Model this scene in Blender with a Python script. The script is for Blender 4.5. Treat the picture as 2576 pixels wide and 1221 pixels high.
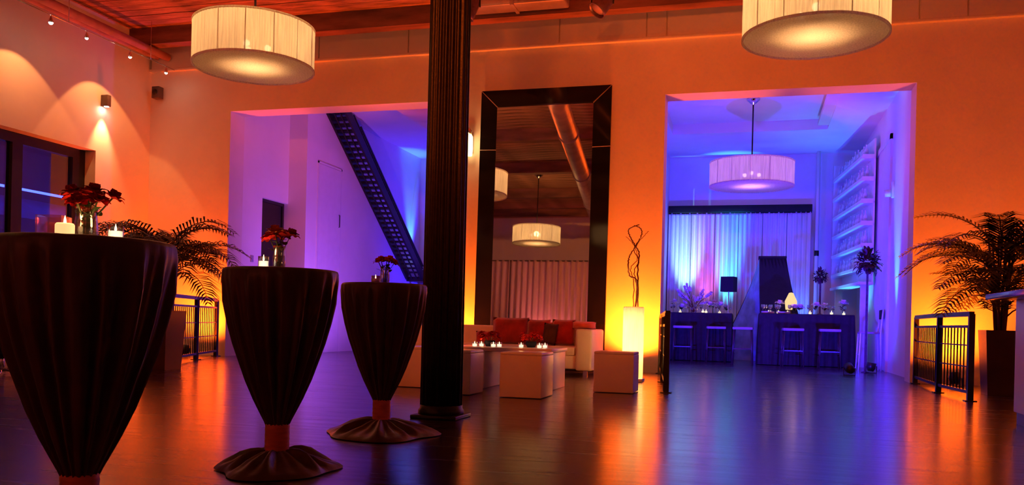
import bpy, bmesh, math, random
from mathutils import Vector, Matrix
random.seed(7)
PI = math.pi
scene = bpy.context.scene
C = scene.collection
for o in list(bpy.data.objects): bpy.data.objects.remove(o)

# ------------------------------------------------------------------ camera
FPX, CX, CY, CAMZ = 2150.0, 1288.0, 812.0, 0.75
YAW, ROLL, YW = math.radians(15.6), math.radians(1.4), 13.8
cd = bpy.data.cameras.new('camera'); cam = bpy.data.objects.new('camera', cd); C.objects.link(cam)
cd.sensor_fit = 'HORIZONTAL'; cd.sensor_width = 36.0; cd.lens = 36.0*FPX/2576.0
cd.shift_y = (CY-610.5)/2576.0; cd.clip_end = 200
cam.matrix_world = (Matrix.Translation((0, 0, CAMZ)) @ Matrix.Rotation(YAW, 4, 'Z')
                    @ Matrix.Rotation(PI/2, 4, 'X') @ Matrix.Rotation(ROLL, 4, 'Z'))
scene.camera = cam

# ------------------------------------------------------------------ world, exposure
world = bpy.data.worlds.new('night'); scene.world = world; world.use_nodes = True
world.node_tree.nodes['Background'].inputs[0].default_value = (0.02, 0.02, 0.05, 1)
world.node_tree.nodes['Background'].inputs[1].default_value = 0.3
vs = scene.view_settings
vs.view_transform = 'Standard'; vs.look = 'None'; vs.gamma = 1.0; vs.use_curve_mapping = False
vs.exposure = 0.0

AMBER = (1.0, 0.105, 0.004)
ORANGE = (1.0, 0.105, 0.006)
RED = (1.0, 0.05, 0.012)
WARM = (1.0, 0.50, 0.17)
BLUE = (0.03, 0.014, 1.0)
CYAN = (0.10, 0.62, 1.0)
VIOLET = (0.42, 0.10, 1.0)
PINK = (1.0, 0.16, 0.75)

def spot(name, loc, target, power, color, size=60, blend=0.6, radius=0.05, parent=None):
    l = bpy.data.lights.new(name, 'SPOT'); l.energy = power; l.color = color
    l.spot_size = math.radians(size); l.spot_blend = blend; l.shadow_soft_size = radius
    o = bpy.data.objects.new(name, l); C.objects.link(o)
    o.location = loc
    o.rotation_euler = (Vector(target)-Vector(loc)).to_track_quat('-Z', 'Y').to_euler()
    if parent:
        o.parent = parent; o.matrix_parent_inverse = Matrix.Translation(-Vector(parent.location))
    return o
def point(name, loc, power, color, radius=0.05, parent=None):
    l = bpy.data.lights.new(name, 'POINT'); l.energy = power; l.color = color; l.shadow_soft_size = radius
    o = bpy.data.objects.new(name, l); C.objects.link(o); o.location = loc
    if parent:
        o.parent = parent; o.matrix_parent_inverse = Matrix.Translation(-Vector(parent.location))
    return o

# ------------------------------------------------------------------ photo-to-place helpers (a pixel plus a known depth or plane gives a real place)
def ray(px, py):
    a = (px-CX)/FPX; b = (CY-py)/FPX
    r = a*math.cos(ROLL)-b*math.sin(ROLL); u = a*math.sin(ROLL)+b*math.cos(ROLL)
    return Vector((-math.sin(YAW)+r*math.cos(YAW), math.cos(YAW)+r*math.sin(YAW), u))
def at(px, py, D): return Vector((0, 0, CAMZ))+ray(px, py)*D
def onY(px, py, Y):
    d = ray(px, py); return Vector((0, 0, CAMZ))+d*(Y/d.y)
def onX(px, py, X):
    d = ray(px, py); return Vector((0, 0, CAMZ))+d*(X/d.x)
def onZ(px, py, Z=0.0):
    d = ray(px, py); return Vector((0, 0, CAMZ))+d*((Z-CAMZ)/d.z)

# ------------------------------------------------------------------ materials
MATS = {}
def mat(name, color, rough=0.6, metal=0.0, var=0.12, scale=6.0, bump=0.0, bscale=40.0, stretch=(1, 1, 1), spec=0.5, coat=0.0, sheen=0.0, trans=0.0, ior=1.45, emit=None, estr=0.0):
    m = bpy.data.materials.new(name); m.use_nodes = True
    nt = m.node_tree; b = nt.nodes['Principled BSDF']
    tc = nt.nodes.new('ShaderNodeTexCoord'); mp = nt.nodes.new('ShaderNodeMapping')
    mp.inputs['Scale'].default_value = stretch
    nt.links.new(tc.outputs['Object'], mp.inputs[0])
    n = nt.nodes.new('ShaderNodeTexNoise'); n.inputs['Scale'].default_value = scale; n.inputs['Detail'].default_value = 4
    nt.links.new(mp.outputs[0], n.inputs['Vector'])
    cr = nt.nodes.new('ShaderNodeValToRGB')
    lo = [max(0, c*(1-var)) for c in color]; hi = [min(1, c*(1+var)) for c in color]
    cr.color_ramp.elements[0].position = 0.3; cr.color_ramp.elements[1].position = 0.7
    cr.color_ramp.elements[0].color = (*lo, 1); cr.color_ramp.elements[1].color = (*hi, 1)
    nt.links.new(n.outputs['Fac'], cr.inputs[0]); nt.links.new(cr.outputs[0], b.inputs['Base Color'])
    b.inputs['Roughness'].default_value = rough; b.inputs['Metallic'].default_value = metal
    b.inputs['Specular IOR Level'].default_value = spec
    b.inputs['Coat Weight'].default_value = coat; b.inputs['Sheen Weight'].default_value = sheen
    b.inputs['Transmission Weight'].default_value = trans; b.inputs['IOR'].default_value = ior
    if emit:
        b.inputs['Emission Color'].default_value = (*emit, 1); b.inputs['Emission Strength'].default_value = estr
    if bump:
        n2 = nt.nodes.new('ShaderNodeTexNoise'); n2.inputs['Scale'].default_value = bscale; n2.inputs['Detail'].default_value = 3
        nt.links.new(mp.outputs[0], n2.inputs['Vector'])
        bp = nt.nodes.new('ShaderNodeBump'); bp.inputs['Strength'].default_value = bump; bp.inputs['Distance'].default_value = 0.02
        nt.links.new(n2.outputs['Fac'], bp.inputs['Height']); nt.links.new(bp.outputs[0], b.inputs['Normal'])
    MATS[name] = m; return m
def emat(name, color, strength):
    m = bpy.data.materials.new(name); m.use_nodes = True; nt = m.node_tree
    nt.nodes.remove(nt.nodes['Principled BSDF'])
    e = nt.nodes.new('ShaderNodeEmission'); e.inputs[0].default_value = (*color, 1); e.inputs[1].default_value = strength
    nt.links.new(e.outputs[0], nt.nodes['Material Output'].inputs[0]); MATS[name] = m; return m
def glassmat(name, color, gloss=0.12, rough=0.03):
    m = bpy.data.materials.new(name); m.use_nodes = True; nt = m.node_tree
    nt.nodes.remove(nt.nodes['Principled BSDF'])
    t = nt.nodes.new('ShaderNodeBsdfTransparent'); t.inputs[0].default_value = (*color, 1)
    g = nt.nodes.new('ShaderNodeBsdfGlossy'); g.inputs['Roughness'].default_value = rough
    lw = nt.nodes.new('ShaderNodeLayerWeight'); lw.inputs[0].default_value = 0.35
    mr = nt.nodes.new('ShaderNodeMapRange'); mr.inputs['To Min'].default_value = gloss; mr.inputs['To Max'].default_value = 0.85
    nt.links.new(lw.outputs['Facing'], mr.inputs['Value'])
    mx = nt.nodes.new('ShaderNodeMixShader')
    nt.links.new(mr.outputs[0], mx.inputs[0]); nt.links.new(t.outputs[0], mx.inputs[1]); nt.links.new(g.outputs[0], mx.inputs[2])
    nt.links.new(mx.outputs[0], nt.nodes['Material Output'].inputs[0]); MATS[name] = m; return m
def shademat(name, color, transp=0.10):
    """sheer pleated lampshade fabric: lets the bulb inside glow through"""
    m = bpy.data.materials.new(name); m.use_nodes = True; nt = m.node_tree
    nt.nodes.remove(nt.nodes['Principled BSDF'])
    tc = nt.nodes.new('ShaderNodeTexCoord')
    n = nt.nodes.new('ShaderNodeTexNoise'); n.inputs['Scale'].default_value = 9; n.inputs['Detail'].default_value = 5
    mp = nt.nodes.new('ShaderNodeMapping'); mp.inputs['Scale'].default_value = (6, 6, 0.25)
    nt.links.new(tc.outputs['Object'], mp.inputs[0]); nt.links.new(mp.outputs[0], n.inputs['Vector'])
    cr = nt.nodes.new('ShaderNodeValToRGB')
    cr.color_ramp.elements[0].color = (*[c*0.75 for c in color], 1); cr.color_ramp.elements[1].color = (*color, 1)
    cr.color_ramp.elements[0].position = 0.3; cr.color_ramp.elements[1].position = 0.6
    nt.links.new(n.outputs['Fac'], cr.inputs[0])
    tl = nt.nodes.new('ShaderNodeBsdfTranslucent'); df = nt.nodes.new('ShaderNodeBsdfDiffuse'); tr = nt.nodes.new('ShaderNodeBsdfTransparent')
    for x in (tl, df): nt.links.new(cr.outputs[0], x.inputs[0])
    m1 = nt.nodes.new('ShaderNodeMixShader'); m1.inputs[0].default_value = 0.25
    m2 = nt.nodes.new('ShaderNodeMixShader'); m2.inputs[0].default_value = transp
    nt.links.new(tl.outputs[0], m1.inputs[1]); nt.links.new(df.outputs[0], m1.inputs[2])
    nt.links.new(m1.outputs[0], m2.inputs[1]); nt.links.new(tr.outputs[0], m2.inputs[2])
    nt.links.new(m2.outputs[0], nt.nodes['Material Output'].inputs[0]); MATS[name] = m; return m

mat('wall_paint', (0.74, 0.70, 0.64), 0.7, var=0.05, scale=1.5, bump=0.05, bscale=60)
mat('wall_white', (0.80, 0.79, 0.80), 0.7, var=0.03, scale=2)
mat('ceiling_paint', (0.78, 0.76, 0.78), 0.8, var=0.03, scale=2)
mat('plank', (0.42, 0.18, 0.10), 0.85, var=0.55, scale=3.0, bump=0.8, bscale=14, stretch=(0.7, 3, 3))
mat('beam', (0.24, 0.09, 0.06), 0.8, var=0.4, scale=3, bump=0.5, bscale=20, stretch=(0.4, 2, 2))
mat('pipe', (0.45, 0.2, 0.18), 0.5, var=0.25, scale=4)
mat('duct', (0.42, 0.30, 0.30), 0.45, 0.6, var=0.2, scale=3)
mat('iron', (0.022, 0.015, 0.016), 0.38, var=0.3, scale=20, bump=0.1, bscale=60)
mat('black_metal', (0.02, 0.014, 0.014), 0.35, 0.2, var=0.2, scale=20)
mat('chrome', (0.7, 0.7, 0.72), 0.15, 1.0, var=0.05)
mat('cloth', (0.075, 0.015, 0.009), 0.34, var=0.35, scale=8, sheen=0.35, stretch=(1, 1, 0.25), bump=0.15, bscale=25)
mat('sash', (0.80, 0.16, 0.10), 0.35, var=0.15, scale=14, stretch=(1, 1, 5), sheen=0.2)
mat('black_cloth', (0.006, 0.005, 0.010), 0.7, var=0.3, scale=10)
mat('table_cloth', (0.012, 0.005, 0.008), 0.75, var=0.4, scale=12)
mat('seat_pad', (0.34, 0.20, 0.24), 0.5, var=0.1)
mat('stool_wood', (0.045, 0.018, 0.020), 0.4, var=0.3, scale=10)
mat('white_leather', (0.80, 0.74, 0.70), 0.42, var=0.04, scale=5, bump=0.06, bscale=50)
mat('white_laminate', (0.82, 0.78, 0.76), 0.35, var=0.03, scale=5)
mat('red_velvet', (0.42, 0.012, 0.010), 0.75, var=0.35, scale=7, sheen=0.5, bump=0.2, bscale=30)
mat('orange_velvet', (0.70, 0.09, 0.03), 0.7, var=0.2, scale=9, sheen=0.4)
mat('dark_velvet', (0.075, 0.022, 0.012), 0.8, var=0.3, scale=9)
mat('petal_red', (0.62, 0.020, 0.014), 0.5, var=0.35, scale=25)
mat('petal_orange', (0.90, 0.16, 0.03), 0.5, var=0.3, scale=25)
mat('petal_white', (0.85, 0.70, 0.72), 0.5, var=0.15, scale=25)
mat('petal_dark', (0.06, 0.012, 0.05), 0.6, var=0.4, scale=25)
mat('leaf', (0.05, 0.075, 0.022), 0.5, var=0.45, scale=9)
mat('palm_leaf', (0.060, 0.050, 0.016), 0.45, var=0.5, scale=6)
mat('palm_stem', (0.10, 0.045, 0.02), 0.6, var=0.3)
mat('soil', (0.02, 0.012, 0.008), 0.95, var=0.5, scale=30)
mat('planter', (0.055, 0.018, 0.012), 0.3, var=0.25, scale=4)
mat('wax', (0.88, 0.74, 0.52), 0.5, var=0.05)
mat('wax_lit', (0.9, 0.78, 0.55), 0.5, var=0.05, emit=(1, 0.58, 0.22), estr=1.1)
mat('black_gloss', (0.006, 0.005, 0.006), 0.06, var=0.2, spec=0.6)
mat('seam', (0.55, 0.5, 0.5), 0.4, 0.6)
mat('window_frame', (0.018, 0.010, 0.009), 0.4, var=0.2)
mat('outside_wall', (0.02, 0.022, 0.04), 0.8, var=0.4, scale=3)
mat('louvre', (0.20, 0.24, 0.34), 0.4, 0.3)
mat('awning', (0.20, 0.25, 0.6), 0.6, var=0.3, scale=4)  # blue cloth, also paints the lit left side of the tent
mat('dark_shade', (0.006, 0.006, 0.02), 0.8, var=0.2)
mat('pale_stem', (0.55, 0.62, 0.62), 0.4)
mat('curtain', (0.80, 0.78, 0.80), 0.75, var=0.04, scale=4, stretch=(4, 4, 0.3))
mat('rear_curtain', (0.85, 0.62, 0.56), 0.8, var=0.1, scale=4, stretch=(4, 4, 0.3))
mat('shelf_white', (0.75, 0.8, 0.82), 0.35, var=0.05)
mat('bottle_glass', (0.55, 0.70, 0.75), 0.15, var=0.3, scale=12)
mat('branch', (0.16, 0.05, 0.018), 0.7, var=0.4, scale=25)
mat('door_paint', (0.78, 0.76, 0.80), 0.5, var=0.03)
mat('plate', (0.85, 0.84, 0.86), 0.2, var=0.03)
mat('mirror_silver', (0.86, 0.82, 0.78), 0.015, 1.0, var=0.02, scale=2)
mat('bar_top', (0.10, 0.09, 0.14), 0.2, var=0.2)
mat('par_body', (0.16, 0.07, 0.07), 0.4, 0.4, var=0.3, scale=15)
mat('speaker_grey', (0.10, 0.06, 0.05), 0.6, var=0.2)
glassmat('glass', (0.94, 0.93, 0.92))
glassmat('pink_glass', (0.95, 0.60, 0.75), 0.2)
glassmat('window_glass', (0.62, 0.62, 0.70), 0.04, 0.02)
shademat('shade_fabric', (0.97, 0.92, 0.80), 0.025)
shademat('shade_disc', (0.97, 0.90, 0.82), 0.05)
shademat('paper', (0.95, 0.90, 0.78), 0.0)
emat('bulb', (1.0, 0.72, 0.36), 22)
emat('halogen', (1.0, 0.86, 0.62), 60)
emat('flame', (1.0, 0.66, 0.26), 14)
emat('votive_glow', (1.0, 0.80, 0.52), 2.6)
emat('amber_lens', (1.0, 0.45, 0.16), 9)
emat('cyan_lens', (0.5, 0.9, 1.0), 6)
emat('sconce_glow', (1.0, 0.62, 0.22), 5.0)
emat('card_glow', (1.0, 0.66, 0.30), 1.1)
emat('added_blue_glow', (0.05, 0.09, 1.0), 16)
emat('paper_glow', (1.0, 0.62, 0.20), 6.0)

# wooden floor: dark glossy boards, joints and gentle relief in the material
def floor_mat():
    m = bpy.data.materials.new('floor_wood'); m.use_nodes = True; nt = m.node_tree; b = nt.nodes['Principled BSDF']
    tc = nt.nodes.new('ShaderNodeTexCoord')
    br = nt.nodes.new('ShaderNodeTexBrick')
    for k, v in (('Scale', 1.0), ('Mortar Size', 0.004), ('Brick Width', 1.9), ('Row Height', 0.11), ('Mortar Smooth', 0.3), ('Bias', 0.0)): br.inputs[k].default_value = v
    br.inputs['Color1'].default_value = (0.050, 0.018, 0.011, 1); br.inputs['Color2'].default_value = (0.028, 0.011, 0.008, 1); br.inputs['Mortar'].default_value = (0.006, 0.003, 0.002, 1)
    nt.links.new(tc.outputs['Object'], br.inputs['Vector'])
    n = nt.nodes.new('ShaderNodeTexNoise'); n.inputs['Scale'].default_value = 3.0; n.inputs['Detail'].default_value = 4
    mp = nt.nodes.new('ShaderNodeMapping'); mp.inputs['Scale'].default_value = (0.5, 5, 1)
    nt.links.new(tc.outputs['Object'], mp.inputs[0]); nt.links.new(mp.outputs[0], n.inputs['Vector'])
    nt.links.new(br.outputs['Color'], b.inputs['Base Color'])
    mr = nt.nodes.new('ShaderNodeMapRange'); mr.inputs['To Min'].default_value = 0.16; mr.inputs['To Max'].default_value = 0.34
    nt.links.new(n.outputs['Fac'], mr.inputs['Value']); nt.links.new(mr.outputs[0], b.inputs['Roughness'])
    ad = nt.nodes.new('ShaderNodeMath'); ad.operation = 'MULTIPLY_ADD'; ad.inputs[1].default_value = -0.6
    nt.links.new(br.outputs['Fac'], ad.inputs[0]); nt.links.new(n.outputs['Fac'], ad.inputs[2])
    bp = nt.nodes.new('ShaderNodeBump'); bp.inputs['Strength'].default_value = 0.10; bp.inputs['Distance'].default_value = 0.01
    nt.links.new(ad.outputs[0], bp.inputs['Height']); nt.links.new(bp.outputs[0], b.inputs['Normal'])
    b.inputs['Specular IOR Level'].default_value = 0.8; b.inputs['Coat Weight'].default_value = 0.25; b.inputs['Coat Roughness'].default_value = 0.16
    MATS['floor_wood'] = m
floor_mat()

# ------------------------------------------------------------------ mesh helper
class MB:
    def __init__(s): s.v = []; s.f = []; s.sm = []
    def add(s, vs, fs, smooth=False):
        n = len(s.v); s.v += [tuple(x) for x in vs]
        for f in fs: s.f.append([i+n for i in f]); s.sm.append(smooth)
        return s
    def box(s, x0, x1, y0, y1, z0, z1, M=None):
        vs = [Vector((x, y, z)) for z in (z0, z1) for y in (y0, y1) for x in (x0, x1)]
        if M: vs = [M @ v for v in vs]
        return s.add(vs, [(0, 2, 3, 1), (4, 5, 7, 6), (0, 1, 5, 4), (2, 6, 7, 3), (0, 4, 6, 2), (1, 3, 7, 5)])
    def rbox(s, x0, x1, y0, y1, z0, z1, r=0.02, M=None, seg=2):
        bm = bmesh.new(); bmesh.ops.create_cube(bm, size=1)
        for v in bm.verts: v.co = Vector(((x0+x1)/2+v.co.x*(x1-x0), (y0+y1)/2+v.co.y*(y1-y0), (z0+z1)/2+v.co.z*(z1-z0)))
        bmesh.ops.bevel(bm, geom=bm.edges[:]+bm.verts[:], offset=r, segments=seg, profile=0.5, affect='EDGES')
        bm.verts.index_update()
        vs = [(M @ v.co) if M else v.co.copy() for v in bm.verts]
        s.add(vs, [[v.index for v in f.verts] for f in bm.faces], True); bm.free(); return s
    def lathe(s, prof, n=32, c=(0, 0, 0), fn=None, smooth=True, caps=True):
        base = len(s.v); c = Vector(c); m = len(prof)
        for i in range(n):
            t = 2*PI*i/n
            for (r, z) in prof:
                rr, zz = fn(r, z, t) if fn else (r, z)
                s.v.append(tuple(c+Vector((rr*math.cos(t), rr*math.sin(t), zz))))
        for i in range(n):
            j = (i+1) % n
            for k in range(m-1):
                s.f.append([base+i*m+k, base+j*m+k, base+j*m+k+1, base+i*m+k+1]); s.sm.append(smooth)
        if caps:
            if prof[0][0] > 1e-5: s.f.append([base+i*m for i in range(n)][::-1]); s.sm.append(False)
            if prof[-1][0] > 1e-5: s.f.append([base+i*m+m-1 for i in range(n)]); s.sm.append(False)
        return s
    def tube(s, pts, r, n=8, caps=True):
        pts = [Vector(p) for p in pts]; base = len(s.v); rs = r if isinstance(r, (list, tuple)) else [r]*len(pts)
        up = Vector((0.123, 0.231, 0.965))
        for i, p in enumerate(pts):
            d = (pts[min(i+1, len(pts)-1)]-pts[max(i-1, 0)]).normalized()
            if abs(d.dot(up)) > 0.97: a = d.cross(Vector((1, 0.1, 0))).normalized()
            else: a = d.cross(up).normalized()
            b = d.cross(a)
            for k in range(n):
                t = 2*PI*k/n; s.v.append(tuple(p+(a*math.cos(t)+b*math.sin(t))*rs[i]))
        for i in range(len(pts)-1):
            for k in range(n):
                j = (k+1) % n
                s.f.append([base+i*n+k, base+i*n+j, base+(i+1)*n+j, base+(i+1)*n+k]); s.sm.append(True)
        if caps:
            s.f.append([base+k for k in range(n)][::-1]); s.sm.append(False)
            s.f.append([base+(len(pts)-1)*n+k for k in range(n)]); s.sm.append(False)
        return s
    def bar(s, p, q, w, h=None):
        """square bar from p to q"""
        p = Vector(p); q = Vector(q); h = h or w; d = (q-p); L = d.length; d.normalize()
        up = Vector((0, 0, 1)) if abs(d.z) < 0.95 else Vector((0, 1, 0))
        a = d.cross(up).normalized(); b = a.cross(d)
        M = Matrix((a, d, b)).transposed().to_4x4(); M.translation = p
        return s.box(-w/2, w/2, 0, L, -h/2, h/2, M)
    def sphere(s, c, r, n=12, m=8, sc=(1, 1, 1)):
        prof = [(r*math.sin(PI*k/m)*1.0, -r*math.cos(PI*k/m)) for k in range(m+1)]
        prof[0] = (0, -r); prof[-1] = (0, r)
        base = len(s.v)
        s.lathe(prof, n, (0, 0, 0), caps=False)
        for i in range(base, len(s.v)):
            v = s.v[i]; s.v[i] = (c[0]+v[0]*sc[0], c[1]+v[1]*sc[1], c[2]+v[2]*sc[2])
        return s
    def mesh(s, name, m):
        me = bpy.data.meshes.new(name); me.from_pydata(s.v, [], s.f)
        me.polygons.foreach_set('use_smooth', s.sm)
        bm = bmesh.new(); bm.from_mesh(me); bmesh.ops.remove_doubles(bm, verts=bm.verts, dist=1e-5)
        bmesh.ops.recalc_face_normals(bm, faces=bm.faces); bm.to_mesh(me); bm.free()
        me.materials.append(MATS[m]); me.update(); return me
    def build(s, name, m, parent=None, loc=None, rz=0):
        o = bpy.data.objects.new(name, s.mesh(name, m)); C.objects.link(o)
        if loc is not None: o.location = loc
        o.rotation_euler.z = rz
        if parent: o.parent = parent
        return o
def tag(o, label=None, cat=None, group=None, kind=None):
    for k, v in (('label', label), ('category', cat), ('group', group), ('kind', kind)):
        if v: o[k] = v
    return o
def thing(name, label, cat, loc=(0, 0, 0), rz=0, group=None, kind=None):
    o = bpy.data.objects.new(name, None); C.objects.link(o); o.empty_display_size = 0.1
    o.location = loc; o.rotation_euler.z = rz
    return tag(o, label, cat, group, kind)
def struct(o, label=None): o['kind'] = 'structure'; return tag(o, label)
def kids(o): return [c for c in bpy.data.objects if c.parent is o]
def dup(root, loc, rz=0, label=None, group=None, parent=None):
    def cp(o, par):
        n = o.copy(); C.objects.link(n); n.parent = par
        for ch in list(o.children): cp(ch, n)
        return n
    r = cp(root, parent); r.location = loc; r.rotation_euler.z = rz
    if label: r['label'] = label
    if group: r['group'] = group
    return r

# ================================================================== THE SETTING
XL, XR, YB, ZC = -11.1, 4.4, -5.0, 6.0           # main room
PX0, PX1, PZ = -9.35, -5.15, 4.53                 # left opening
DX0, DX1, DZ = -1.40, 2.29, 4.46                  # right opening
WT = 0.45                                         # divider thickness
YI = YW+WT
f = MB().box(XL-2.2, XR+0.3, YB-0.3, 24.0, -0.1, 0.0).build('floor', 'floor_wood'); struct(f, 'dark glossy plank floor running through all three rooms')

# main dividing wall with two tall openings
w = MB()
w.box(XL-0.2, PX0, YW, YI, 0, ZC); w.box(PX0, PX1, YW, YI, PZ, ZC); w.box(PX1, DX0, YW, YI, 0, ZC)
w.box(DX0, DX1, YW, YI, DZ, ZC); w.box(DX1, XR+0.2, YW, YI, 0, ZC)
wall_back = struct(w.build('wall_back', 'wall_paint'), 'tall plaster wall with two wide openings')
# upper boards above the ledge, gaps between them
ledge_z = 5.36
cuts = [XL+0.02, -7.55, -5.83, -3.15, -1.72, -1.40, 2.30, 2.95, XR-0.02]
for a, b in zip(cuts, cuts[1:]):
    MB().box(a+0.012, b-0.012, YW-0.035, YW+0.01, ledge_z+0.01, ZC-0.02).build('panel', 'wall_paint', wall_back)
struct(MB().rbox(XL, XR, YW-0.075, YW+0.01, ledge_z-0.03, ledge_z+0.02, 0.008).build('trim_1', 'wall_paint'), 'slim ledge running along the top of the orange wall')
struct(MB().box(PX1, DX0, YW-0.02, YW+0.005, 0, 0.12).build('baseboard_back', 'wall_paint'), 'low baseboard between the two openings')
struct(MB().box(DX1, XR, YW-0.02, YW+0.005, 0, 0.12).build('baseboard_right', 'wall_paint'), 'low baseboard right of the blue doorway')

# left wall with the tall shop window
WY0, WY1, WZ0, WZ1 = 7.0, 12.42, 0.9, 3.58
w = MB()
w.box(XL-0.35, XL, YB-0.2, WY0, 0, ZC); w.box(XL-0.35, XL, WY0, WY1, 0, WZ0); w.box(XL-0.35, XL, WY0, WY1, WZ1, ZC); w.box(XL-0.35, XL, WY1, YW+0.1, 0, ZC)
struct(w.build('wall_left', 'wall_paint'), 'long side wall with a dark window')
struct(MB().box(XR, XR+0.2, YB-0.2, YW+0.1, 0, ZC).build('wall_right', 'wall_paint'), 'side wall behind the palm and the bar')
struct(MB().box(XL-0.3, XR+0.2, YB-0.2, YB, 0, ZC).build('wall_rear', 'wall_paint'), 'rear wall behind the gathered curtain')

win = thing('window_1', 'dark timber shop window with blue glow in the side wall', None, (XL-0.28, 0, 0)); win['kind'] = 'structure'
fr = MB(); t = 0.16
fr.box(-0.06, 0.06, WY0, WY1, WZ1-t, WZ1); fr.box(-0.06, 0.06, WY0, WY1, WZ0, WZ0+t)
fr.box(-0.06, 0.06, WY0, WY0+t, WZ0+t, WZ1-t); fr.box(-0.06, 0.06, WY1-t-0.12, WY1, WZ0+t, WZ1-t)
fr.build('frame', 'window_frame', win)
for y in (8.95, 10.98): MB().box(-0.07, 0.07, y-0.1, y+0.1, WZ0+t, WZ1-t).build('mullion', 'window_frame', win)
for a, b in ((WY0+t, 8.85), (9.05, 10.88), (11.08, WY1-t-0.12)): MB().box(-0.01, 0.01, a, b, WZ0+t, WZ1-t).build('pane', 'window_glass', win)
# outside the window: dark wall, awning and tube added for the blue glow, louvred shutter
struct(MB().box(XL-2.2, XL-2.1, 6.0, 16.0, 0, 5).build('wall_outside', 'outside_wall'), 'dark facade across the street')
struct(MB().box(XL-2.2, XL-0.35, 6.0, 16.0, 4.4, 4.5).build('trim_2', 'outside_wall'), 'dark canopy outside the window')
aw = thing('awning', 'added awning lit blue for the glow in the dark window', 'awning', (XL-1.8, 12.5, 2.3))
MB().add([(-0.3, -1.5, 0.55), (-0.3, 1.5, 0.55), (0.4, 1.5, 0.10), (0.4, -1.5, 0.10), (-0.3, -1.5, 0.51), (-0.3, 1.5, 0.51), (0.4, 1.5, 0.06), (0.4, -1.5, 0.06)],
         [(0, 3, 2, 1), (4, 5, 6, 7), (0, 1, 5, 4), (3, 7, 6, 2), (1, 2, 6, 5), (0, 4, 7, 3)]).build('canopy', 'awning', aw)
MB().box(0.36, 0.40, -1.5, 1.5, -0.14, 0.10).build('valance', 'awning', aw)
MB().tube([(0.30, -1.5, 0.62), (0.30, 1.5, 0.62)], 0.022).build('added_glow_tube', 'added_blue_glow', aw)  # tube added to turn the awning blue
for sy in (-1.5, 1.5): MB().tube([(0.30, sy, 0.62), (0.30, sy, 0.12)], 0.01).build('tube_bracket', 'black_metal', aw)
lou = thing('louvre_shutter', 'grey louvred shutter outside the dark window', 'shutter', (XL-1.2, 10.55, 1.0))
for sy in (-1.35, 0.87): MB().box(-0.04, 0.04, sy, sy+0.08, 0, 2.3).build('stile', 'louvre', lou)
for k in range(9):
    MB().box(-0.06, 0.06, -1.27, 0.87, -0.012, 0.012, Matrix.Translation((0, 0, 0.2+k*0.24)) @ Matrix.Rotation(0.6, 4, 'Y')).build('slat', 'louvre', lou)

# ceiling: rough boards on beams
ceil = struct(MB().box(XL-0.3, XR+0.2, YB-0.2, YW+0.1, ZC, ZC+0.15).build('ceiling', 'plank'), 'rough timber board ceiling')
bw = 0.235
pm = MB().box(XL, XR, -bw/2+0.008, bw/2-0.008, -0.03, 0.005).mesh('plank', 'plank')
y = YB+bw/2
while y < YW-0.05:
    o = bpy.data.objects.new('plank', pm); C.objects.link(o); o.parent = ceil; o.location = (0, y, ZC+random.uniform(-0.012, 0.0)); y += bw
bmesh_b = MB().box(XL, XR, -0.12, 0.12, -0.34, -0.02).mesh('beam', 'beam')
for y in (-3.2, 0.2, 3.6, 7.0, 10.4, 13.3):
    o = bpy.data.objects.new('beam', bmesh_b); C.objects.link(o); o.parent = ceil; o.location = (0, y, ZC)
# pipes along the left wall, diagonal duct
for k, (x, z, r) in enumerate(((XL+0.18, 5.60, 0.05), (XL+0.42, 5.58, 0.07))):
    tag(MB().tube([(x, YB+0.1, z), (x, YW-0.08, z)], r, 10).build('ceiling_pipe', 'pipe'), ('thin red lit pipe running in the corner of ceiling and side wall', 'thicker red lit pipe running beside the thin corner pipe')[k], 'pipe')
d = thing('air_duct', 'round metal air duct crossing under the timber ceiling at an angle', 'duct', (0, 0, 0))
MB().tube([(-5.6, -4.7, 5.38), (-4.9, 1.4, 5.38), (-3.82, 10.9, 5.38), (-3.78, 11.25, 5.45), (-3.76, 11.35, 5.62), (-3.76, 11.35, 5.95)], 0.22, 20).build('duct_pipe', 'duct', d)
for tpar in (0.1, 0.35, 0.6, 0.85):
    a = Vector((-5.6, -4.7, 5.38)).lerp(Vector((-3.82, 10.9, 5.38)), tpar); dr = (Vector((-3.82, 10.9, 5.38))-Vector((-5.6, -4.7, 5.38))).normalized()
    MB().tube([a-dr*0.03, a+dr*0.03], 0.245, 20).build('duct_collar', 'duct', d)
    MB().bar(a+Vector((0, 0, 0.2)), (a.x, a.y, ZC-0.02), 0.03).build('hanger', 'black_metal', d)
d = thing('cross_duct', 'short red lit duct running under the ceiling along the orange wall', 'duct', (0, 0, 0))
MB().rbox(-4.45, -2.85, 12.75, 13.12, 5.70, 5.955, 0.03).build('duct_body', 'duct', d)
MB().rbox(-3.72, -3.66, 12.73, 13.14, 5.68, 5.96, 0.01).build('flange', 'duct', d)

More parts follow.
